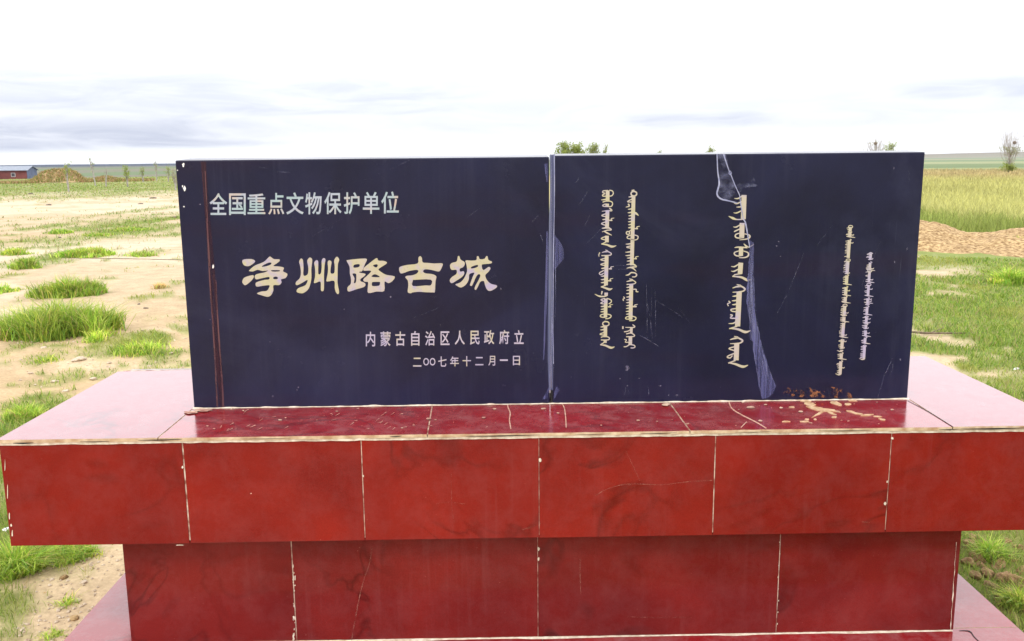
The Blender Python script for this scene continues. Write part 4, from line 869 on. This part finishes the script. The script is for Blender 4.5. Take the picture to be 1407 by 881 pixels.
# ------------------------------------------------------------------ tufts, stones, clods
def tuft(px0, px1, pyb, htop, label, n, name='grass_tuft', dry=.09, tone=1.0, spread=1.0):
    """a clump from pixel px0 to px1, its foot at pyb, its tips at htop"""
    n = int(n*1.5)
    c0, c1 = G(px0, pyb), G(px1, pyb); cx, cy = (c0[0]+c1[0])/2, (c0[1]+c1[1])/2
    w = math.hypot(c1[0]-c0[0], c1[1]-c0[1])/2; d = math.hypot(cx-CAM[0], cy-CAM[1]); H = (pyb-htop)/F*d
    dp = w*.7; cy += dp*.8
    an = RNG.uniform(0, 2*np.pi, n); rd_ = np.sqrt(RNG.random(n)); lob = .7+.5*fbm(np.cos(an)*1.5+5+cx, np.sin(an)*1.5+cy, 7)
    K = max(3, n//90); ka = RNG.uniform(0, 2*np.pi, K); kr = np.sqrt(RNG.random(K)); kl = .7+.5*fbm(np.cos(ka)*1.5+5+cx, np.sin(ka)*1.5+cy, 7)
    kx = cx+w*kr*kl*np.cos(ka)*.92; ky = cy+dp*kr*kl*np.sin(ka)*.92; kh = RNG.uniform(.45, 1.1, K)*(1-.5*kr**2); kc = RNG.uniform(.75, 1.2, (K, 1))*np.where(RNG.random((K, 1)) < .3, [[1.15, 1.02, 1.1]], [[.95, 1, 1]])
    ki = RNG.integers(0, K, n); sp_ = w/math.sqrt(K)*(1.25 if n > 1300 else 2.0); kr[0] = 0; kx[0] = cx; ky[0] = cy; kh[0] = .95
    x = kx[ki]+RNG.normal(0, .5, n)*sp_; y = ky[ki]+RNG.normal(0, .5, n)*sp_
    h = H*kh[ki]*RNG.uniform(.45, 1.12, n)*1.1
    c = gcol(n, dry)*tone*1.6*kc[ki]*np.array([1.0, 1.0, .85])
    o = blades(name, x, y, gh(x, y)-.006, h, np.maximum(.0034, .0009*d)*RNG.uniform(.6, 1.4, n), RNG.uniform(.1, 1.25, n)*spread, c, M_BLADE)
    return tag(o, label, 'grass tuft')
tuft(26, 130, 410, 380, 'bushy green tuft standing alone on the sand, nearest to the tablet of the middle ones', 2600, tone=.9)
tuft(-30, 152, 468, 416, 'largest spreading green tuft, just behind the left end of the ledge', 4200, tone=.88)
tuft(-30, 14, 402, 390, 'small low tuft cut off by the left edge, level with the bushy one', 700)
tuft(10, 52, 369, 354, 'dark rounded tuft on the sand, second row back at the left', 1000, tone=.9)
tuft(72, 148, 354, 340, 'long flat bright green tuft in the middle of the bare sand', 1800, tone=1.05)
tuft(0, 34, 351, 342, 'short pale tuft at the left edge beside the long flat one', 600)
tuft(66, 92, 322, 314, 'small tuft in front of the tan weed strip', 500)
tuft(155, 190, 318, 312, 'thin flat tuft on the sand well behind the tablet corner', 500)
tuft(118, 148, 325, 320, 'thin flat tuft left of its twin at the edge of the tan strip', 400, dry=.3)
tuft(175, 208, 353, 345, 'sparse low tuft on open sand close to the tablet edge', 500, dry=.2)
tuft(212, 226, 398, 388, 'tiny dry straw-coloured tuft next to the tablet edge', 160, dry=.9)
tuft(120, 142, 470, 452, 'small leafy sprig in the stony soil behind the ledge', 240, tone=1.2)
tuft(160, 226, 487, 468, 'low green patch of weeds behind the ledge close to the tablet', 800, tone=1.1)
tuft(50, 78, 498, 490, 'little green tuft on the stony soil left of the ledge corner', 200)
tuft(-14, 60, 585, 560, 'thick tuft of green grass at the left edge above the ledge corner', 1500)
tuft(-20, 50, 798, 744, 'lush tall grass below the left end of the overhanging ledge', 1300, spread=1.4)
tuft(40, 118, 775, 744, 'grass clump under the ledge where it meets the bare earth path', 900, spread=1.4)
tuft(82, 104, 832, 818, 'small green sprout among the pebbles of the path', 130, tone=1.2, spread=1.6)
tuft(58, 80, 878, 866, 'sprout at the bottom edge on the earth path', 120, tone=1.2, spread=1.6)
tuft(1368, 1420, 392, 366, 'tall yellow-green tuft at the right edge below the earth bank', 1500, tone=1.25)
tuft(1385, 1425, 345, 325, 'grass clump growing at the foot of the earth bank at the right edge', 500, tone=1.1)
tuft(1350, 1382, 770, 738, 'green tuft among the clods under the right end of the ledge', 500, spread=1.3)
tuft(1385, 1420, 838, 800, 'green tuft beside the right corner of the plinth', 600, spread=1.3)

M_PEBBLE = simple('pale_pebble', (0.36, 0.27, 0.18), (0.60, 0.50, 0.38), 40, 0.9, 0.4, 0.004)
M_CLOD = simple('dry_brown_clod', (0.20, 0.115, 0.05), (0.42, 0.27, 0.135), 38, 0.97, 1.0, 0.02)
M_DARKSTONE = simple('dark_stone', (0.10, 0.08, 0.06), (0.2, 0.16, 0.12), 40, 0.9, 0.4, 0.004)
def lump(name, x, y, rx, ry, rz, mat, seed, rot=0, rough=.35, sub=3, sink=.35):
    bm = bmesh.new(); bmesh.ops.create_icosphere(bm, subdivisions=sub, radius=1)
    off = Vector((seed*3.1, seed*1.7, seed*.9))
    for v in bm.verts:
        n_ = mn.noise(v.co*1.1+off)*rough+mn.noise(v.co*2.8+off)*rough*.55+mn.noise(v.co*6+off)*rough*.22
        v.co = v.co*(1+n_); v.co = Vector((v.co.x*rx, v.co.y*ry, v.co.z*rz))
    me = bpy.data.meshes.new(name); bm.to_mesh(me); bm.free()
    me.polygons.foreach_set('use_smooth', [sub > 2]*len(me.polygons))
    o = link(name, me, mat); o.location = (x, y, float(gh(x, y))+rz*(1-sink*2)*.6); o.rotation_euler = (random.uniform(-.2, .2), random.uniform(-.2, .2), rot); return o
# clods right of the pedestal
rc_ = random.Random(21); CL = [(1333, 752, 16), (1352, 747, 14), (1343, 766, 17), (1364, 757, 11), (1330, 775, 12), (1372, 776, 14), (1356, 789, 13), (1390, 768, 10), (1340, 792, 13), (1378, 795, 17), (1397, 800, 15), (1362, 806, 11), (1404, 785, 12), (1390, 815, 13), (1404, 826, 11), (1372, 822, 9), (1347, 778, 9), (1385, 745, 8), (1400, 752, 9), (1338, 740, 10), (1414, 842, 12), (1412, 808, 10)]
for i, (px, py, s) in enumerate(CL):
    x, y = G(px, py); d = math.hypot(x-CAM[0], y-CAM[1]); s_ = s/F*d*.72
    if x < PED[1]+s_*1.1+.01 and y < PED[3]: x = PED[1]+s_*1.1+.02
    o = lump('earth_clod', x, y, s_*rc_.uniform(.9, 1.5), s_*rc_.uniform(.7, 1.0), s_*rc_.uniform(.5, .75), M_CLOD, i+1, rc_.uniform(0, 3), .5)
    tag(o, 'rough brown earth clod lying in the grass beside the right end of the pedestal', 'clod', 'earth clods beside the pedestal')
ST = [(320, 567, 30), (420, 590, 26), (390, 680, 26), (295, 730, 20), (370, 770, 38), (345, 735, 16), (480, 445, 24), (262, 575, 16), (250, 700, 12), (200, 760, 12), (120, 820, 12), (300, 765, 14), (225, 640, 10), (330, 600, 10), (440, 560, 12), (520, 500, 12), (400, 735, 10)]
for i, (zx, zy, s) in enumerate(ST):
    px, py = zx/3.657, 640+zy/3.657
    x, y = G(px, py); s_ = s/3.657/2/F*math.hypot(x-CAM[0], y-CAM[1])*1.1
    if x > PED[0]-s_-.01: x = PED[0]-s_-.02
    tag(lump('stone', x, y, s_*1.3, s_, s_*.7, M_PEBBLE if i % 4 else M_BANK, 40+i, rc_.uniform(0, 3), .3, 3), 'pale angular stone on the bare earth path left of the plinth', 'stone', 'stones on the earth path')
for i, (px, py, s) in enumerate(((108, 495, 8), (180, 508, 6), (76, 522, 4.5), (235, 485, 3), (128, 520, 4), (60, 478, 3.5), (150, 498, 3), (42, 512, 3.5), (90, 538, 4), (205, 500, 3))):
    x, y = G(px, py); s_ = s/F*math.hypot(x-CAM[0], y-CAM[1])
    tag(lump('stone', x, y, s_*1.2, s_, s_*.5, M_PEBBLE, 70+i, rc_.uniform(0, 3), .3, 2), 'pale stone in the stony soil behind the left end of the ledge', 'stone', 'stones behind the ledge')
for i, (px, py, s) in enumerate(((201, 426, 2.6), (191, 420, 2), (82, 327, 2), (193, 281, 2.4), (210, 273, 3), (67, 282, 3), (240, 299, 3), (42, 267, 2.6))):
    x, y = G(px, py); s_ = s/F*math.hypot(x-CAM[0], y-CAM[1])
    tag(lump('stone', x, y, s_*1.6, s_*.9, s_*.5, M_DARKSTONE, 90+i, rc_.uniform(0, 3), .3, 2), 'small dark stone lying on the open pale sand', 'stone', 'dark stones on the sand')
gx, gy, gs = [], [], []
gm_ = MB()
for i in range(420):
    px, py = (rc_.uniform(20, 178), rc_.uniform(745, 885)) if i < 260 else (rc_.uniform(0, 255), rc_.uniform(440, 560))
    gx_, gy_ = G(px, py)
    if gx_ > PED[0]-.03 or float(mask(gx_, gy_)) > .5: continue
    s_ = rc_.uniform(.003, .011)*(1 if i < 260 else 1.7); zz = float(gh(gx_, gy_)); k_ = len(gm_.v)
    for (ux, uy, uz) in ((1, 0, 0), (-.9, .2, 0), (.1, 1, .1), (0, -1, 0), (.1, .1, .7), (0, 0, -.6)):
        gm_.v.append((gx_+ux*s_*rc_.uniform(.7, 1.4), gy_+uy*s_*rc_.uniform(.7, 1.3), zz+uz*s_+.002))
    for f in ((0, 2, 4), (2, 1, 4), (1, 3, 4), (3, 0, 4), (2, 0, 5), (1, 2, 5), (3, 1, 5), (0, 3, 5)): gm_.f.append([k_+q for q in f]); gm_.m.append(0)
tag(gm_.build('gravel', M_PEBBLE), 'loose gravel scattered over the bare earth', 'gravel', kind='stuff')
x, y = G(1396, 505); tag(lump('stone', x, y, .035, .018, .012, M_WHITE, 120, .2, .3, 2), 'white scrap of stone in the grass at the right edge', 'stone')
x, y = G(1292, 460); b = MB(); zz = float(gh(x, y))
b.tube([(x-.45, y+.1, zz+.05), (x-.15, y+.03, zz+.03), (x+.15, y-.02, zz+.035), (x+.5, y+.06, zz+.02)], [.010, .013, .009, .004], 6); b.tube([(x-.1, y, zz+.04), (x+.1, y+.15, zz+.06)], [.006, .003], 5)
M_DEAD = simple('dead_wood', (0.10, 0.07, 0.05), (0.2, 0.15, 0.10), 30, 0.9, 0.5)
tag(b.build('fallen_branch', M_DEAD), 'dark dead branch lying in the grass right of the tablet', 'branch')
x, y = G(200, 358); zz = float(gh(x, y)); b = MB(); b.tube([(x-1.6, y+.4, zz+.02), (x-.5, y+.1, zz+.03), (x+.6, y-.1, zz+.02), (x+1.5, y-.3, zz+.01)], [.005, .007, .006, .003], 5)
tag(b.build('fallen_branch', M_DEAD), 'long thin stick lying on the sand left of the tablet', 'branch')
# small white flower in the lush grass
x, y = G(15, 778); zz = float(gh(x, y)); fl = empty('wild_flower', (x, y, zz)); tag(fl, 'small white wild flower in the lush grass under the ledge', 'flower')
b = MB(); b.tube([(0, 0, 0), (.01, 0, .09), (.005, .0, .17)], [.002, .0017, .0015], 5); b.build('stem', M_BANK, fl).data.materials[0] = simple('flower_stem', (.10, .16, .04), (.16, .22, .06), 30)
b = MB()
for i in range(9):
    an = 2*math.pi*i/9; r0, r1 = .006, .021; cs, sn = math.cos(an), math.sin(an); t_ = .5*math.pi/9*1.4
    b.poly([(.005+r0*cs, r0*sn, .171), (.005+r1*math.cos(an-t_), r1*math.sin(an-t_), .178), (.005+r1*1.15*cs, r1*1.15*sn, .176), (.005+r1*math.cos(an+t_), r1*math.sin(an+t_), .178)])
b.build('petals', simple('white_petal', (.75, .75, .7), (.85, .85, .82), 60, .7), fl)

# ------------------------------------------------------------------ trees
M_BARK = simple('haze_paled_bark', (0.26, 0.23, 0.21), (0.42, 0.38, 0.35), 8, 0.95, 0.5, .02)  # bark colour lightened to imitate the haze of distance
def leaf_mat(name, c1, c2):
    t = NT(name); n_ = t.noise(1.6, 4, .6); col = t.ramp(n_, .35, .65, c1, c2); t.set(col, .6, None, .25)
    tr = t.n('ShaderNodeBsdfTranslucent'); t.l(col, tr.inputs[0]); mx_ = t.n('ShaderNodeMixShader'); mx_.inputs[0].default_value = .5
    t.l(t.b.outputs[0], mx_.inputs[1]); t.l(tr.outputs[0], mx_.inputs[2]); t.l(mx_.outputs[0], t.out.inputs[0]); return t.m
M_LEAF = leaf_mat('green_leaf', (.22, .28, .06), (.36, .42, .11)); M_LEAF2 = leaf_mat('grey_green_leaf', (.30, .33, .18), (.40, .40, .24))
def tree(name, px, r, top_py, label, cat='tree', width_px=20, leaf=900, leafsize=.12, upright=.5, nb=26, mat=M_LEAF, trunk_r=None, leaf_lo=.25, leaf_hi=1.05, lean=0, nest=None):
    base = back(px, 216, r=r); x, y = float(base[0]), float(base[1]); z = float(gh(x, y))
    H = float(back(px, top_py, r=r)[2])-z; Wd = width_px/F*r/2; rd = random.Random(int(px*7+r)); tr_ = trunk_r or H*.022
    root = empty(name, (x, y, z)); tag(root, label, cat)
    b = MB(); tips = []; lx = lean*H
    b.tube([(0, 0, -.15), (lx*.2, 0, H*.25), (lx*.6+rd.uniform(-.03, .03)*H, 0, H*.6), (lx, 0, H*.97)], [tr_*1.25, tr_, tr_*.6, tr_*.15], 6)
    for i in range(nb):
        t0 = rd.uniform(.08, .8)**(1.0+.4*upright); an = rd.uniform(0, 2*math.pi); p0 = Vector((lx*t0, 0, H*t0*.9))
        ln = (1-t0*.75); rx = Wd*rd.uniform(.45, 1.0)*(.55+.45*math.sin(math.pi*min(1, t0+.35)))
        p2 = p0+Vector((math.cos(an)*rx, math.sin(an)*rx, H*ln*(.18+.62*upright*rd.uniform(.6, 1.1)))); p2.z = min(p2.z, H*rd.uniform(.86, 1.0))
        p1 = p0.lerp(p2, .45)+Vector((math.cos(an)*rx*.16, math.sin(an)*rx*.16, -.02*H))
        b.tube([p0, p1, p2], [tr_*.5, tr_*.3, tr_*.08], 4); tips.append((p0, p1, p2))
        for j in range(5):
            q0 = p1.lerp(p2, rd.random()); q1 = q0+Vector((rd.uniform(-1, 1)*Wd*.3, rd.uniform(-1, 1)*Wd*.3, H*rd.uniform(.04, .17))); q1.z = min(q1.z, H*1.0)
            b.tube([q0, q1], [tr_*.17, tr_*.05], 3); tips.append((q0, q0.lerp(q1, .5), q1))
    b.build('trunk', M_BARK, root)
    if leaf:
        b = MB(); i = 0; tries = 0
        while i < leaf and tries < leaf*20:
            tries += 1
            p0, p1, p2 = rd.choice(tips); p = p1.lerp(p2, rd.random()) if rd.random() < .7 else p0.lerp(p1, rd.random())
            if not (leaf_lo*H <= p.z <= leaf_hi*H): continue
            p = p+Vector((rd.gauss(0, 1), rd.gauss(0, 1), rd.gauss(0, .8)))*leafsize*1.3; i += 1
            a_ = Vector((rd.gauss(0, 1), rd.gauss(0, 1), rd.gauss(0, 1))).normalized(); c_2 = a_.cross(Vector((rd.gauss(0, 1), rd.gauss(0, 1), rd.gauss(0, 1)))).normalized(); s = leafsize*rd.uniform(.5, 1.1)
            b.poly([p-a_*s, p+c_2*s*.5, p+a_*s, p-c_2*s*.5])
        b.build('crown', mat, root)
    if nest:
        q = back(nest[0], nest[1], r=r); o = lump('nest', 0, 0, .19, .19, .15, M_DEAD, 5, 0, .4, 2); o.parent = root; o.location = (float(q[0])-x, float(q[1])-y, float(q[2])-z); o.name = 'bird_nest'
        b2 = MB(); pn = Vector(o.location); b2.tube([(pn.x*.3, pn.y*.3, pn.z*.55), pn, pn+Vector((0, 0, .5))], [tr_*.4, tr_*.3, tr_*.1], 4); b2.build('branch', M_BARK, root)
    return root
tree('tree', 784, 100, 193, 'leafy green tree showing just above the joint of the tablet', width_px=46, leaf=3200, leafsize=.13, upright=.45, nb=34)
tree('tree', 815, 106, 195, 'smaller leafy tree right of the one above the joint', width_px=22, leaf=1000, leafsize=.11, upright=.7, nb=20)
tree('tree', 832, 112, 198, 'thin young tree at the right of the leafy pair', width_px=10, leaf=260, leafsize=.10, upright=.8, nb=10)
tree('tree', 906, 120, 204, 'tiny tree top peeping over the right half of the tablet', width_px=8, leaf=200, leafsize=.10, upright=.8, nb=8)
tree('tree', 976, 95, 200, 'small bush-like green tree above the cracked part of the tablet', width_px=15, leaf=700, leafsize=.09, upright=.6, nb=14)
tree('tree', 1202, 100, 187, 'bare tree with a nest seen over the right end of the tablet', width_px=34, leaf=120, leafsize=.08, upright=.75, nb=20, mat=M_LEAF2, nest=(1203, 197))
tree('bush', 1222, 98, 193, 'rounded green bush beside the bare tree over the tablet', 'bush', width_px=20, leaf=900, leafsize=.11, upright=.5, nb=20)
tree('tree', 1388, 96, 179, 'lone bare tree with upright branches and a nest in the grain field', width_px=34, leaf=520, leafsize=.08, upright=1.15, nb=34, mat=M_LEAF2, trunk_r=.045, leaf_lo=.0, leaf_hi=.62, nest=(1394, 196))
tree('bush', 1386, 95.5, 224, 'low leafy growth at the foot of the lone bare tree', 'bush', width_px=18, leaf=700, leafsize=.09, upright=.5, nb=16)
# young roadside saplings on the left, thin and sparsely leaved
for px, r, ty, lb, kw in ((90, 62, 222, 'dark bare sapling on the grass in front of the dry mound', dict(width_px=5, leaf=120, nb=10, lean=-.05)),
                          (128, 78, 213, 'tallest thin leaning sapling left of the tablet', dict(width_px=4, leaf=30, nb=5, lean=-.16)),
                          (142, 75, 228, 'short pale forked sapling beside the tall leaning one', dict(width_px=4, leaf=0, nb=6, lean=.12)),
                          (172, 72, 227, 'dark leafy sapling midway between mound and tablet', dict(width_px=7, leaf=260, nb=10)),
                          (194, 90, 228, 'slim leafy sapling, first of the last three before the tablet', dict(width_px=5, leaf=150, nb=8)),
                          (213, 96, 220, 'taller twiggy sapling close to the tablet edge', dict(width_px=5, leaf=50, nb=8)),
                          (229, 90, 228, 'stubby leafy sapling right beside the tablet edge', dict(width_px=6, leaf=160, nb=8)),
                          (238, 60, 228, 'reddish twiggy shrub partly hidden by the tablet edge', dict(width_px=7, leaf=120, nb=10, mat=M_LEAF2))):
    tree('sapling', px, r, ty, lb, 'sapling', leafsize=.07, upright=.8, trunk_r=.05, **kw)

# ------------------------------------------------------------------ far shed on the left
c = back(-46, 236, r=330); sx, sy = float(c[0]), float(c[1]); sz = float(gh(sx, sy))
zr_ = float(back(-46, 228.9, r=330)[2])-sz; ze_ = float(back(-46, 234, r=330)[2])-sz
shed = empty('farm_shed', (sx, sy, sz)); shed.rotation_euler = (0, 0, R(8)); tag(shed, 'long low red-walled shed with a grey metal roof on the left skyline', 'shed')
M_RED = simple('red_wall', (.13, .04, .035), (.19, .06, .05), .6, .85); M_METAL = simple('grey_metal_roof', (.20, .225, .27), (.27, .295, .34), 1.5, .6, .1); M_GAB = simple('blue_grey_gable', (.10, .13, .20), (.14, .17, .25), 1, .7); M_GLASS = simple('dark_window', (.05, .05, .06), (.09, .09, .1), 3, .2); M_FRAME = simple('pale_frame', (.55, .55, .52), (.65, .65, .62), 3, .7)
LN, DP = 19, 4.2
b = MB(); b.box(-LN, LN, -DP, DP, -1, ze_); b.build('wall', M_RED, shed)
b = MB()
for xg in (LN, -LN-.12):
    k0 = len(b.v); b.v += [(xg+.006, -DP, ze_), (xg+.006, DP, ze_), (xg+.006, 0, zr_-.15), (xg+.12, -DP, ze_), (xg+.12, DP, ze_), (xg+.12, 0, zr_-.15)]
    for f in ([0, 2, 1], [3, 4, 5], [0, 1, 4, 3], [1, 2, 5, 4], [2, 0, 3, 5]): b.f.append([k0+q for q in f]); b.m.append(0)
b.build('gable', M_GAB, shed)
b = MB(); b.box(LN+.002, LN+.10, -DP-.05, DP+.05, -1, ze_-.01); b.build('end_wall', M_GAB, shed)
b = MB()
for s in (-1, 1):
    b.poly([(-LN-.5, s*(DP+.5), ze_-.12), (LN+.5, s*(DP+.5), ze_-.12), (LN+.5, 0, zr_), (-LN-.5, 0, zr_)][::s])
    b.poly([(-LN-.5, s*(DP+.5), ze_-.28), (LN+.5, s*(DP+.5), ze_-.28), (LN+.5, 0, zr_-.16), (-LN-.5, 0, zr_-.16)][::-s])
    b.poly([(-LN-.5, s*(DP+.5), ze_-.28), (LN+.5, s*(DP+.5), ze_-.28), (LN+.5, s*(DP+.5), ze_-.12), (-LN-.5, s*(DP+.5), ze_-.12)])
    b.poly([(LN+.5, s*(DP+.5), ze_-.28), (LN+.5, 0, zr_-.16), (LN+.5, 0, zr_), (LN+.5, s*(DP+.5), ze_-.12)])
b.build('roof', M_METAL, shed)
for i in range(6):
    xw = -15+i*6; b = MB(); b.box(xw-.6, xw+.6, -DP-.06, -DP-.004, .9, min(2.1, ze_-.4)); w = b.build('window', M_FRAME, shed)
    b = MB(); b.box(xw-.5, xw+.5, -DP-.08, -DP-.062, 1.0, min(2.0, ze_-.5)); b.build('pane', M_GLASS, w)
